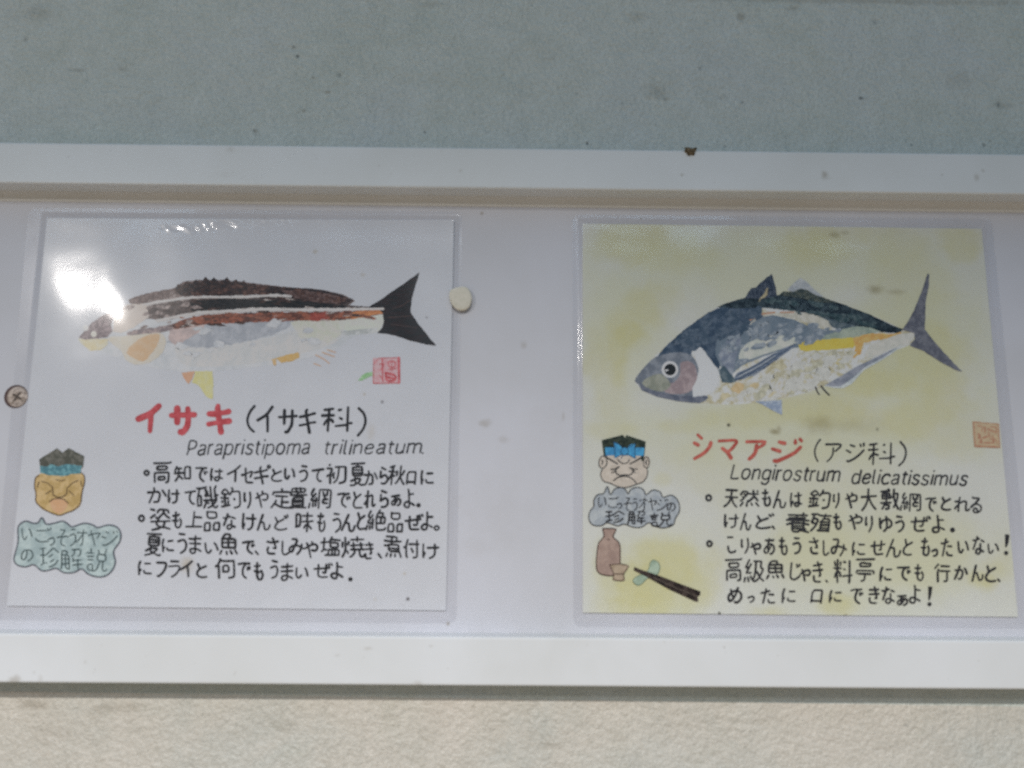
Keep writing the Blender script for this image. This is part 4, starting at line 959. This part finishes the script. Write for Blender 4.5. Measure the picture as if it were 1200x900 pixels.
# ------------------------------------------------------------------ RIGHT CARD
RQ = [(683, 262), (1150.5, 268), (1193, 723), (683, 718)]
c1 = at(930, 490, H_CARD)
right = empty('laminated_card', (c1[0], -H_CARD, c1[1]), 'yellow washed laminated card with the navy backed fish and vermilion title', 'card', 'laminated fish cards on the board')
B = Card(right, H_CARD)
yel = [(735, 285, 75, 32, .55), (790, 300, 60, 30, .35), (755, 358, 30, 28, .5), (772, 345, 34, 26, .4), (735, 395, 28, 24, .75), (725, 420, 22, 60, .6), (700, 420, 26, 40, .4), (718, 465, 30, 40, .35), (690, 430, 20, 18, .4),
       (960, 290, 60, 36, .55), (1000, 275, 40, 20, .35), (1060, 310, 70, 60, .35), (1125, 285, 40, 34, .55), (1090, 420, 60, 50, .45), (1040, 450, 90, 30, .55), (960, 480, 110, 26, .55), (880, 490, 90, 18, .4), (1100, 460, 60, 60, .5),
       (1060, 490, 80, 30, .5), (1120, 500, 40, 40, .3), (750, 690, 60, 44, .75), (790, 670, 56, 40, .6), (715, 680, 30, 50, .5), (765, 650, 30, 20, .55), (820, 690, 36, 50, .5), (985, 708, 28, 14, .6), (960, 640, 70, 40, .28), (1060, 640, 90, 50, .25),
       (1155, 680, 22, 14, .65), (1170, 665, 26, 20, .4), (860, 560, 90, 40, .25), (930, 560, 120, 60, .25), (1010, 560, 90, 40, .22), (720, 505, 40, 14, .35), (778, 562, 14, 10, .3), (790, 500, 40, 10, .3), (900, 720, 30, 12, .4), (1180, 660, 16, 30, .3)]
mud = px_spots([(1026, 339, 16, 8, .55), (1050, 342, 20, 6, .3), (978, 275, 10, 6, .5), (990, 273, 8, 5, .4), (960, 497, 30, 16, .4), (908, 506, 10, 5, .7), (913, 503, 5, 7, .5), (1001, 499, 60, 14, .2)], H_CARD, B.o)
spk = px_spots([(854, 498, 3.4, 3, 1), (843, 719, 3, 3, .9), (991, 722, 3, 3, .9), (1028, 503, 3, 3, .5)], H_CARD, B.o)
build_paper(B, RQ, paper_material('washed_paper', (0.78, 0.768, 0.69), [(px_spots([(880, 310, 330, 90, .5), (1060, 420, 190, 150, .62), (930, 510, 330, 60, .5), (1010, 650, 260, 100, .42), (730, 370, 80, 120, .5), (770, 680, 110, 70, .5)], H_CARD, B.o), 20.0, 1.5, 0.2, (0.71, 0.69, 0.40, 1)), (px_spots([(x, y, rx * 1.15, ry * 1.2, min(.8, st * .95)) for x, y, rx, ry, st in yel], H_CARD, B.o), 34.0, 1.9, 0.25, (0.68, 0.62, 0.26, 1)), (mud, 150.0, 1.0, 0.0, (0.30, 0.24, 0.10, 1)), (spk, 300.0, .5, .2, (.10, .09, .06, 1))]))

body = B.shape('fish_picture', [(744, 447), (750, 436), (770, 415), (800, 388), (830, 366), (855, 354), (875, 349), (914, 346), (945, 346), (985, 356), (1025, 371), (1058, 386), (1072, 392), (1066, 404), (1040, 414), (1010, 428), (985, 443), (960, 455),
                               (930, 464), (900, 470), (860, 474), (820, 472), (790, 469), (765, 463), (752, 456)],
               mottled('ochre_and_white_paper', [(.32, col(140, 134, 104, 440)), (.43, col(166, 158, 124, 440)), (.50, col(184, 185, 180, 440)), (.60, col(182, 184, 184, 440)), (.68, col(164, 156, 116, 440))], 105, 6, dist=.5), smooth=3)
navy = two('navy_teal_paper', (52, 68, 86), (74, 88, 104), 390, 110)
B.shape('back', [(769, 419), (782, 404), (800, 388), (830, 366), (855, 356), (890, 360), (892, 368), (874, 384), (858, 398), (848, 418), (842, 434), (822, 407), (812, 405), (810, 417), (798, 413), (785, 414)], navy, body, rough=.5)
B.shape('back', [(840, 360), (855, 354), (873, 349), (893, 346), (914, 345.5), (945, 345), (968, 350), (992, 358), (1015, 366.5), (1035, 376), (1058, 386), (1054, 390.5), (1040, 390), (1020, 387), (990, 380), (962, 370), (930, 364), (895, 361), (862, 361.5)],
        two('ink_black_paper', (32, 42, 48), (54, 66, 72), 365, 180), body, rough=.4)
B.shape('back', [(955, 368), (985, 377), (1010, 384), (1002, 390), (985, 388), (968, 380)], two('slate_teal_paper', (68, 82, 90), (92, 104, 108), 380, 180), body, rough=.5)
B.shape('flank', [(840, 398), (858, 390), (870, 380), (886, 371), (905, 369), (928, 374), (950, 383), (975, 387), (1004, 392), (1002, 398), (950, 404), (910, 412), (870, 428), (856, 440), (846, 432), (838, 415)],
        mottled('steel_lilac_paper', [(.3, col(78, 93, 106, 390)), (.5, col(96, 110, 122, 390)), (.7, col(126, 134, 140, 390))], 50, 4), body, rough=.4)
B.shape('flank', [(874, 384), (884, 374), (900, 367), (930, 365), (955, 368), (970, 376), (976, 386), (958, 383), (935, 375), (905, 369), (888, 373), (878, 382)], two('bone_pink_paper', (162, 160, 146), (182, 180, 168), 375, 160), body, rough=.4)
B.strokes('edge_line', [[(872, 383), (880, 374), (892, 368), (908, 366)], [(915, 366), (930, 366)]], 1.8, flat('rust_edge', col(164, 122, 92, 375)), body)
B.shape('flank', [(867, 424), (868, 410), (878, 401), (895, 395), (915, 393), (938, 397), (932, 404), (912, 410), (890, 417)], two('pale_stone_paper', (166, 170, 160), (182, 182, 172), 408, 110), body, smooth=2)
B.shape('flank', [(968, 393), (985, 386), (1005, 382), (1020, 384), (1032, 388), (1015, 394), (990, 399), (955, 401)], two('sage_paper', (124, 138, 126), (142, 152, 136), 390, 140), body, rough=.4)
B.shape('flank', [(842, 416), (856, 392), (868, 390), (868, 404), (862, 420), (858, 440), (850, 436)], two('lilac_paper', (108, 117, 132), (134, 141, 150), 415, 120), body, rough=.4)
yl = two('bright_yellow_paper', (186, 168, 46), (202, 186, 60), 400, 140)
B.shape('yellow_stripe', [(935, 402), (950, 398.5), (975, 397), (1000, 395.5), (1004, 401), (1000, 407.5), (970, 410), (945, 411.5), (938, 411)], yl, body, rough=.5)
B.shape('yellow_stripe', [(1000, 396), (1020, 391), (1045, 391), (1058, 389), (1050, 396), (1030, 397.5), (1012, 402), (1008, 415), (1000, 420), (1002, 408)], two('amber_paper', (180, 140, 66), (192, 164, 88), 400, 240), body, rough=.7)
B.shape('tail_base', [(1035, 398), (1055, 391), (1072, 390), (1071, 397), (1064, 404), (1045, 409), (1020, 420), (1012, 416), (1020, 404)], two('ash_paper', (170, 170, 160), (188, 186, 176), 405, 200), body, rough=.5)
B.shape('belly', [(850, 470), (866, 463), (890, 460), (905, 440), (935, 414), (980, 412), (1005, 412), (990, 430), (960, 448), (930, 460), (890, 470)],
        mottled('patched_belly_paper', [(.34, col(138, 134, 108, 440)), (.44, col(168, 163, 136, 440)), (.54, col(186, 188, 190, 440)), (.66, col(172, 160, 116, 440))], 130, 6, dist=.6), body, rough=.8)
for i, (x, y, r, c) in enumerate([(866, 455, 9, (190, 150, 84)), (884, 452, 5, (186, 158, 100)), (970, 434, 7, (158, 150, 116)), (915, 430, 6, (166, 160, 124)), (940, 450, 8, (168, 162, 130)), (985, 425, 6, (178, 162, 90)), (955, 425, 6, (152, 146, 116)), (850, 464, 6, (178, 164, 116)), (905, 462, 6, (188, 172, 124))]):
    B.shape('belly_patch', [(x + r * random.uniform(.6, 1.3) * math.cos(a), y + r * random.uniform(.5, 1.0) * math.sin(a)) for a in [k * .7 for k in range(9)]],
            two('torn_ochre_paper', tuple(int(v * .5 + w * .5 - 8) for v, w in zip(c, (180, 174, 150))), tuple(int(v * .5 + w * .5 + 10) for v, w in zip(c, (180, 174, 150))), 440, 260), body, smooth=2, rough=.5)
B.shape('pectoral_fin', [(858, 447), (864, 437), (880, 430), (900, 418), (918, 408), (934, 402), (926, 410), (912, 420), (896, 432), (884, 440), (868, 445)], two('blue_grey_fin_paper', (84, 98, 118), (112, 122, 138), 425, 120, stretch=(1, 1, 3)), body)
B.strokes('fin_ray', [([(860, 446), (885, 434), (910, 418), (931, 403)], 1.3), ([(862, 441), (885, 429), (905, 417)], 1.0), ([(866, 445), (890, 435), (912, 420)], 1.0)], 1.2, flat('dark_fin_ray', col(58, 72, 90, 425)), body)
B.strokes('fin_ray', [([(866, 441), (888, 430), (908, 417)], .9), ([(872, 444), (894, 433)], .8)], 1, flat('pale_fin_ray', col(150, 156, 158, 425)), body)
B.shape('gill_edge', [(842, 434), (848, 428), (858, 440), (863, 447), (856, 449), (846, 448)], two('teal_gill_paper', (66, 84, 94), (92, 106, 112), 440, 200), body)
head = B.shape('head', [(744, 447), (747, 440), (758, 427), (769, 418), (785, 414), (798, 413), (811, 417), (818, 430), (820, 450), (826, 462), (830, 466), (820, 472.5), (795, 470), (770, 464.5), (752, 456.5), (749, 451)],
        two('lilac_grey_paper', (98, 105, 115), (118, 124, 132), 440, 90), body, smooth=2)
B.shape('cheek', [(797, 426), (806, 423), (814, 428), (817, 440), (815, 453), (806, 460), (794, 462), (780, 460), (776, 452), (790, 448), (797, 438)], two('dusty_rose_paper', (134, 118, 120), (150, 134, 134), 440, 120), body, smooth=2)
B.shape('cheek', [(752, 449), (762, 441), (774, 438), (782, 444), (786, 452), (776, 459), (762, 456)], two('moss_grey_paper', (122, 126, 112), (138, 140, 126), 448, 120), body, smooth=2)
B.shape('jaw', [(749, 452), (757, 455), (775, 460), (800, 464), (824, 462), (830, 466), (820, 472.5), (795, 470.5), (770, 465), (752, 457.5)], two('slate_jaw_paper', (84, 90, 104), (104, 108, 120), 463, 160), body)
B.shape('gill_cover', [(812.5, 405), (817, 405), (823, 408.5), (831, 420), (839, 430), (843, 437), (842.5, 449), (836, 459), (828, 463.5), (812, 465), (811, 455), (816, 446), (819, 432), (814, 418)], two('plain_white_paper', (182, 184, 184), (192, 194, 194), 435, 120), body, rough=.3)
B.bits('torn_scrap', [(790, 400), (840, 366), (900, 366), (870, 392), (846, 410), (822, 408)], 40, 8, two('teal_scrap', (60, 76, 92), (80, 93, 107), 390, 200), body, .6, -.6)
B.bits('torn_scrap', [(845, 400), (880, 374), (940, 378), (1000, 390), (950, 402), (870, 425), (852, 436)], 46, 8, two('blue_grey_scrap', (104, 116, 128), (134, 142, 148), 400, 200), body, .5, -.3)
B.bits('torn_scrap', [(850, 468), (905, 440), (940, 414), (1000, 412), (985, 432), (950, 454), (900, 468)], 30, 7, two('olive_scrap', (158, 156, 134), (176, 173, 150), 440, 240), body, .7, -.4)
B.bits('torn_scrap', [(850, 468), (905, 440), (940, 414), (1000, 412), (985, 432), (950, 454), (900, 468)], 30, 8, two('white_scrap', (172, 172, 164), (186, 186, 178), 440, 240), body, .6, -.4)
B.bits('torn_scrap', [(900, 350), (960, 352), (1050, 387), (1030, 390), (960, 372), (900, 364)], 40, 7, two('sea_green_scrap', (48, 66, 70), (76, 90, 92), 370, 240), body, .4, .35)
eye_and_glint = B.shape('eye_and_glint', ring(785, 433, 9.8, 24)[:-1], flat('eye_ring', col(202, 202, 202, 433)), body)
B.shape('eye_and_glint', ring(785.2, 433.2, 6.8, 22)[:-1], flat('eye_black', col(30, 28, 30, 433), .6), body)
B.shape('eye_and_glint', [(779, 433.6), (782.6, 432.6), (783.4, 434.2), (780, 435.6)], flat('eye_glint', col(186, 184, 184, 433)), body)
B.shape('dorsal_fin', [(872, 350), (880, 338), (886, 336.5), (893, 330), (904, 321), (906.5, 329), (909, 337), (910, 347), (895, 350)], two('blue_black_fin_paper', (46, 54, 68), (72, 80, 92), 340, 240, stretch=(2, 1, 1)), body, rough=.4)
B.shape('dorsal_fin', [(889, 355), (890, 350), (895, 345), (898, 338), (900, 337), (899, 346), (896, 349), (892, 350)], two('gold_scrap_paper', (140, 130, 100), (156, 146, 112), 345, 300), body)
B.shape('dorsal_fin', [(922, 340), (930, 332), (938, 325.5), (946, 331), (955, 340), (965, 348), (940, 346)], two('pale_blue_grey_paper', (138, 144, 148), (154, 158, 158), 335, 160), body)
B.shape('dorsal_fin', [(912, 346), (918, 342), (930, 342), (938, 338), (946, 340), (956, 346), (968, 350), (985, 356), (960, 354), (930, 348)], two('green_black_paper', (52, 60, 58), (78, 82, 72), 345, 260), body, rough=.4)
B.shape('tail_fin', [(1057, 387), (1063, 378), (1071, 364), (1079, 344), (1087, 320.5), (1089, 322), (1088, 336), (1084.5, 355), (1083.5, 386), (1092, 397), (1104, 411), (1127.5, 436), (1118, 433), (1100, 423), (1083, 412), (1066, 405), (1072, 397), (1071, 390)], two('grey_plum_paper', (82, 84, 94), (100, 102, 110), 380, 150), body, rough=.3)
B.shape('anal_fin', [(965, 452), (985, 441), (1005, 429), (1030, 417), (1058, 404), (1046, 414), (1030, 424), (1012, 434), (998, 450), (988, 455), (978, 455)], two('silver_edge_paper', (160, 168, 168), (176, 182, 180), 435, 160), body)
B.shape('anal_fin', [(967, 451), (985, 441), (1003, 430), (1028, 418), (1052, 407), (1035, 419), (1014, 430), (998, 444), (985, 453), (974, 453)], two('iron_grey_fin_paper', (112, 118, 130), (132, 136, 146), 435, 160), body)
B.shape('pelvic_fin', [(885, 470.5), (900, 470), (916, 468.5), (916.5, 486.5), (905, 481), (893, 474)], two('powder_blue_paper', (126, 140, 160), (150, 160, 172), 476, 200), body)
B.strokes('fin_mark', [([(955.5, 453.5), (957.5, 459), (960, 462.5)], 1.8), ([(962, 452.5), (966.5, 458), (971.5, 463)], 1.8)], 1.6, INK, body)

# seal
sealb = B.shape('seal_stamp', [(1139.3, 493.8), (1170.3, 496.5), (1171.7, 524.5), (1141.5, 522.5)], two('faded_orange_seal', (172, 150, 116), (178, 158, 122), 510, 260), rough=.5)
SEALOR = two('orange_seal_ink', (164, 116, 88), (170, 134, 102), 510, 300)
B.strokes('seal_mark', [([(1140.5, 495), (1142.5, 522.5)], 2.2), ([(1142.5, 522.8), (1171, 524)], 2.4), ([(1140.5, 494.8), (1169.5, 497)], 1.2), ([(1169.6, 497), (1171, 523)], 1.6), ([(1154, 501), (1154, 507)], 2.6), ([(1163, 512), (1164, 518)], 2.6),
                        ([(1147, 509), (1150, 519)], 2.2), ([(1158, 503), (1165, 506)], 2.4), ([(1152, 513), (1159, 511)], 2.0), ([(1153, 519), (1164, 519)], 2.6), ([(1158, 507), (1160, 513)], 1.8), ([(1146, 499), (1152, 500), (1150, 506)], 1.4), ([(1161, 500), (1168, 501), (1167, 508)], 1.6), ([(1146, 513), (1151, 515), (1147, 519)], 1.4), ([(1160, 515), (1167, 514), (1168, 520)], 1.4)], 1.5, SEALOR, sealb)

# lettering
B.text('title_lettering', [('シ', 822.9, 523, 20, 29), ('マ', 853, 526, 21, 20), ('ア', 886, 527.5, 23, 22), ('ジ', 922.5, 527.5, 33, 24)], 4.0, RED_R)
B.text('family_lettering', [('(', 957, 528, 5.5, 25), ('ア', 976, 530.4, 18, 20), ('ジ', 1002.5, 530.5, 21, 20), ('科', 1032.5, 531.7, 29, 24), (')', 1058, 532, 8, 28)], 2.2, INK)
B.strokes('latin_lettering', latin('Longirostrum', 856, 982, 561.5, 565, 35) + latin('delicatissimus', 997.5, 1131, 567, 569.5, 34), 2.2, INK)
RT = [
 [('°', 830.5, 583, 6, 6.4), ('天', 857, 583.7, 14, 19), ('然', 878, 583.7, 21, 19), ('も', 898, 583.7, 9, 19), ('ん', 913.3, 585.4, 13, 19), ('は', 932.5, 586, 13, 16), ('釣', 960.4, 585, 22, 21), ('り', 980, 587, 7, 16), ('や', 997.5, 586.5, 13, 17),
  ('大', 1018.3, 585, 17, 23), ('敷', 1042.5, 585, 20, 23), ('網', 1066.7, 588, 22, 21), ('で', 1090, 591.7, 13, 15), ('と', 1108.3, 590.4, 10, 14), ('れ', 1127.5, 591, 17, 16), ('る', 1144, 591.7, 12, 17)],
 [('け', 857.5, 610, 16, 15), ('ん', 874, 611, 12, 18), ('ど', 896, 610.5, 19, 17), ('、', 906.5, 618, 2, 2.5), ('養', 935.4, 612, 25, 23), ('殖', 962, 611.7, 22, 20), ('も', 981.7, 611, 8.5, 17), ('や', 1002, 612, 16, 17), ('り', 1018.3, 613.7, 8, 17),
  ('ゆ', 1037.5, 613.7, 13, 17), ('う', 1054.6, 613.7, 9, 17), ('ぜ', 1077.5, 613.7, 22, 17), ('よ', 1098.7, 614, 14, 19), ('.', 1116, 621, 5, 5)],
 [('°', 831, 637, 5.5, 6.5), ('こ', 856.7, 638, 8, 18), ('り', 873, 639.6, 8.5, 17), ('ゃ', 886, 643, 11.5, 13), ('あ', 902, 640.4, 12, 18), ('も', 917.5, 640, 8.5, 19), ('う', 933.3, 640, 8, 19), ('さ', 954, 640, 10, 18), ('し', 967.5, 641.7, 6, 16),
  ('み', 983, 641, 17, 19), ('に', 1006, 643, 14, 14), ('せ', 1028.7, 641.7, 16, 16), ('ん', 1047.5, 641.7, 15, 20), ('と', 1064, 641, 10, 17), ('も', 1084, 640.4, 8.5, 20), ('っ', 1095.4, 648, 6, 7.5), ('た', 1109.6, 641, 12.5, 19),
  ('い', 1128.3, 641.7, 12, 12), ('な', 1146, 639, 13, 20), ('い', 1163.7, 642.5, 12.5, 10)],
 [('高', 860.4, 668, 19, 24), ('級', 884, 669, 23, 24), ('魚', 908.7, 668, 21, 21), ('じ', 932, 669.6, 11, 20), ('ゃ', 943.5, 674, 11, 13), ('き', 958, 670.4, 10, 22), ('、', 969, 681, 1.5, 1.5), ('料', 987.5, 669, 21, 24), ('亭', 1013.5, 668, 21, 25),
  ('に', 1038, 672.5, 12.5, 15), ('で', 1059, 671.7, 15, 15), ('も', 1077, 671, 9, 17), ('行', 1104, 671.7, 18, 20), ('か', 1126, 671.7, 14, 15), ('ん', 1144.6, 671.7, 12.5, 18), ('と', 1161, 672, 11, 18), ('、', 1170, 680, 2, 2)],
 [('め', 861, 697.5, 16, 17), ('っ', 880, 702, 7, 7), ('た', 899.6, 698, 16, 17), ('に', 924.6, 698, 14, 15), ('口', 956.7, 699, 12, 15), ('に', 979, 699, 13, 12), ('で', 1003.7, 699, 14, 16), ('き', 1023.7, 697.5, 11, 19), ('な', 1041, 697.5, 14, 18),
  ('ぁ', 1057, 703.7, 11, 11), ('よ', 1072, 696, 11, 20)],
]
for row in RT:
    B.text('text_line', row, 2.4, INK)
B.shape('full_stop', ring(1116, 621, 3.0, 12)[:-1], INK)
for pts, dot in (([(1177.5, 626), (1182.8, 626.5), (1181.6, 636), (1179.2, 641.5), (1177.8, 641), (1177.6, 634)], (1178.8, 648)), ([(1087.5, 687), (1092.5, 687.5), (1091, 698), (1089.2, 703.5), (1087.6, 703)], (1089, 708))):
    B.shape('exclamation_mark', pts, INK)
    B.shape('exclamation_mark', ring(*dot, 2.5, 12)[:-1], INK)

def q(x, y):
    return (680 + x / 6.0, 490 + y / 6.0)
SKIN_R = two('pale_flesh_crayon', (178, 166, 150), (188, 176, 160), 550, 130)
FO = catmull([q(*p) for p in [(180, 262), (190, 330), (150, 360), (140, 400), (160, 445), (215, 458), (255, 480), (305, 491), (350, 483), (390, 465), (440, 452), (470, 410), (474, 360), (442, 335), (445, 262), (310, 255)]], 4)
faceb = B.shape('face_drawing', FO, SKIN_R)
for cx in (155, 464):
    B.shape('ear', [q(cx + 27 * math.cos(t * .52), 308 + 44 * math.sin(t * .52)) for t in range(12)], SKIN_R, faceb)
B.shape('hair', [q(*p) for p in [(150, 155), (300, 118), (312, 138), (325, 120), (460, 165), (445, 302), (428, 300), (425, 262), (182, 262), (172, 280), (165, 266)]], two('dark_green_black_crayon', (40, 48, 40), (62, 70, 56), 515, 240), faceb)
HB = two('sky_blue_crayon', (24, 126, 172), (40, 146, 190), 528, 180)
B.shape('headband', [q(*p) for p in [(174, 205), (235, 206), (390, 208), (450, 206), (445, 266), (390, 264), (240, 262), (178, 264)]], HB, faceb)
B.shape('bow', [q(*p) for p in [(234, 168), (268, 180), (300, 212), (300, 250), (265, 268), (240, 284), (244, 240)]], HB, faceb)
B.shape('bow', [q(*p) for p in [(386, 178), (352, 186), (325, 214), (325, 250), (352, 268), (390, 288), (382, 240)]], HB, faceb)
B.shape('bow', [q(*p) for p in ring(311, 234, 28, 16)[:-1]], HB, faceb)
Q = lambda *pp: [q(*p) for p in pp]
B.strokes('drawn_line', [Q((185, 265), (188, 330), (152, 360), (140, 400), (160, 445), (215, 458), (255, 480), (305, 491), (350, 483), (390, 465), (440, 452), (470, 410), (474, 360), (442, 335), (448, 290)),
    Q((182, 275), (150, 264), (130, 300), (132, 340), (150, 352)), Q((448, 285), (470, 268), (486, 300), (478, 345), (466, 350)), (Q((180, 275), (215, 295), (262, 322)), 1.6), (Q((440, 272), (400, 295), (350, 322)), 1.6),
    Q((262, 290), (285, 315), (312, 322), (336, 310), (345, 290)), (Q((272, 342), (246, 365), (252, 392), (282, 404), (312, 398), (340, 402), (368, 390), (370, 362), (348, 348)), 1.6), Q((216, 362), (244, 358), (270, 342)), Q((222, 385), (246, 372)),
    Q((348, 348), (372, 358), (400, 360)), Q((370, 362), (385, 385)), (Q((234, 440), (262, 416), (310, 408), (352, 416), (380, 440), (394, 462)), 1.6), Q((148, 295), (160, 305), (152, 325)), Q((468, 295), (458, 312), (466, 328))], 1.25, OUTLINE, faceb)
BL = flat('navy_drawn_line', col(24, 66, 96, 528))
B.strokes('drawn_line', [Q((234, 168), (268, 180), (300, 212)), Q((234, 168), (244, 240), (240, 284), (300, 250)), Q((386, 178), (325, 214)), Q((386, 178), (382, 240), (390, 288), (325, 250)), [q(*p) for p in ring(311, 234, 28, 16)], Q((300, 262), (285, 285))], .9, BL, faceb)
CB = [(95, 620), (95, 580), (120, 540), (165, 530), (190, 480), (212, 540), (240, 500), (290, 488), (318, 505), (336, 532), (360, 498), (410, 487), (446, 508), (462, 540), (510, 506), (560, 520), (582, 558), (640, 542), (685, 580), (697, 650), (668, 705), (650, 752),
      (580, 772), (520, 757), (480, 735), (430, 766), (370, 766), (310, 745), (260, 757), (190, 735), (150, 755), (90, 752), (60, 710), (68, 655)]
CBs = catmull([q(*p) for p in CB], 4)
cloudb = B.shape('speech_cloud', CBs, two('grey_blue_crayon', (148, 154, 158), (164, 168, 168), 600, 110))
B.strokes('cloud_outline', [CBs + CBs[:1]], 1.15, OUTLINE, cloudb, chaikin=0)
B.text('cloud_lettering', [('い', 706, 588.7, 9, 11), ('ご', 718.5, 589, 11, 12), ('っ', 725.5, 592.5, 5, 6), ('そ', 735.4, 591, 9, 15), ('う', 744, 591, 5, 14), ('オ', 754, 591, 9, 15), ('ヤ', 764.6, 591, 9, 14), ('ジ', 776, 591, 12, 13), ('の', 786, 594, 9, 9)], 1.35, INK, cloudb)
B.text('cloud_lettering', [('珍', 721, 606, 22, 13), ('解', 746, 607, 19, 15), ('説', 774, 608.5, 23, 16)], 1.9, INK, cloudb)

def s(x, y):
    return (680 + x / 7.5, 600 + y / 7.5)
CLAY = two('clay_crayon', (152, 126, 112), (164, 138, 122), 650, 110)
FL = [s(*p) for p in [(195, 145), (318, 145), (300, 185), (284, 212), (300, 235), (335, 262), (350, 300), (350, 440), (345, 530), (310, 555), (250, 562), (180, 548), (142, 515), (140, 420), (156, 275), (185, 245), (208, 215), (205, 185)]]
flask = B.shape('flask_drawing', FL, CLAY)
BR = flat('brown_pen', col(70, 50, 42, 640))
B.strokes('drawn_line', [FL + FL[:1], [s(240, 240), s(250, 248), s(256, 240)]], 1.1, BR, flask)
CU = [s(*p) for p in [(258, 465), (340, 455), (428, 470), (404, 510), (378, 545), (390, 606), (282, 600), (298, 548)]]
cup = B.shape('cup_drawing', CU, two('tan_crayon', (158, 136, 110), (170, 148, 122), 670, 140))
B.strokes('drawn_line', [CU + CU[:1], [s(300, 545), s(378, 545)]], 1.2, BR, cup)
RS = catmull([s(*p) for p in [(645, 422), (690, 450), (697, 500), (680, 545), (640, 560), (585, 585), (545, 625), (505, 645), (470, 620), (465, 595), (500, 565), (560, 540), (600, 505), (615, 445)]], 3)
rest = B.shape('chopstick_rest_drawing', RS, two('mint_crayon', (142, 160, 136), (160, 176, 152), 670, 140))
B.strokes('drawn_line', [RS + RS[:1]], .9, flat('green_grey_pen', col(92, 112, 90, 670)), rest)
B.shape('chopsticks_drawing', [s(*p) for p in [(475, 482), (530, 506), (700, 562), (880, 632), (1056, 698), (1052, 730), (1030, 745), (1036, 788), (1010, 786), (900, 735), (780, 680), (600, 580), (468, 512)]], two('dark_brown_crayon', (46, 38, 36), (74, 62, 56), 680, 220))
B.strokes('drawn_line', [[s(640, 570), s(800, 650), s(1030, 742)]], .8, flat('chopstick_gap', col(104, 92, 80, 680)))
build_film(B, [(671, 251), (1163, 256), (1212, 737), (672, 735)], RQ, film_material('clear_laminate', 2), 11, 0.0004)
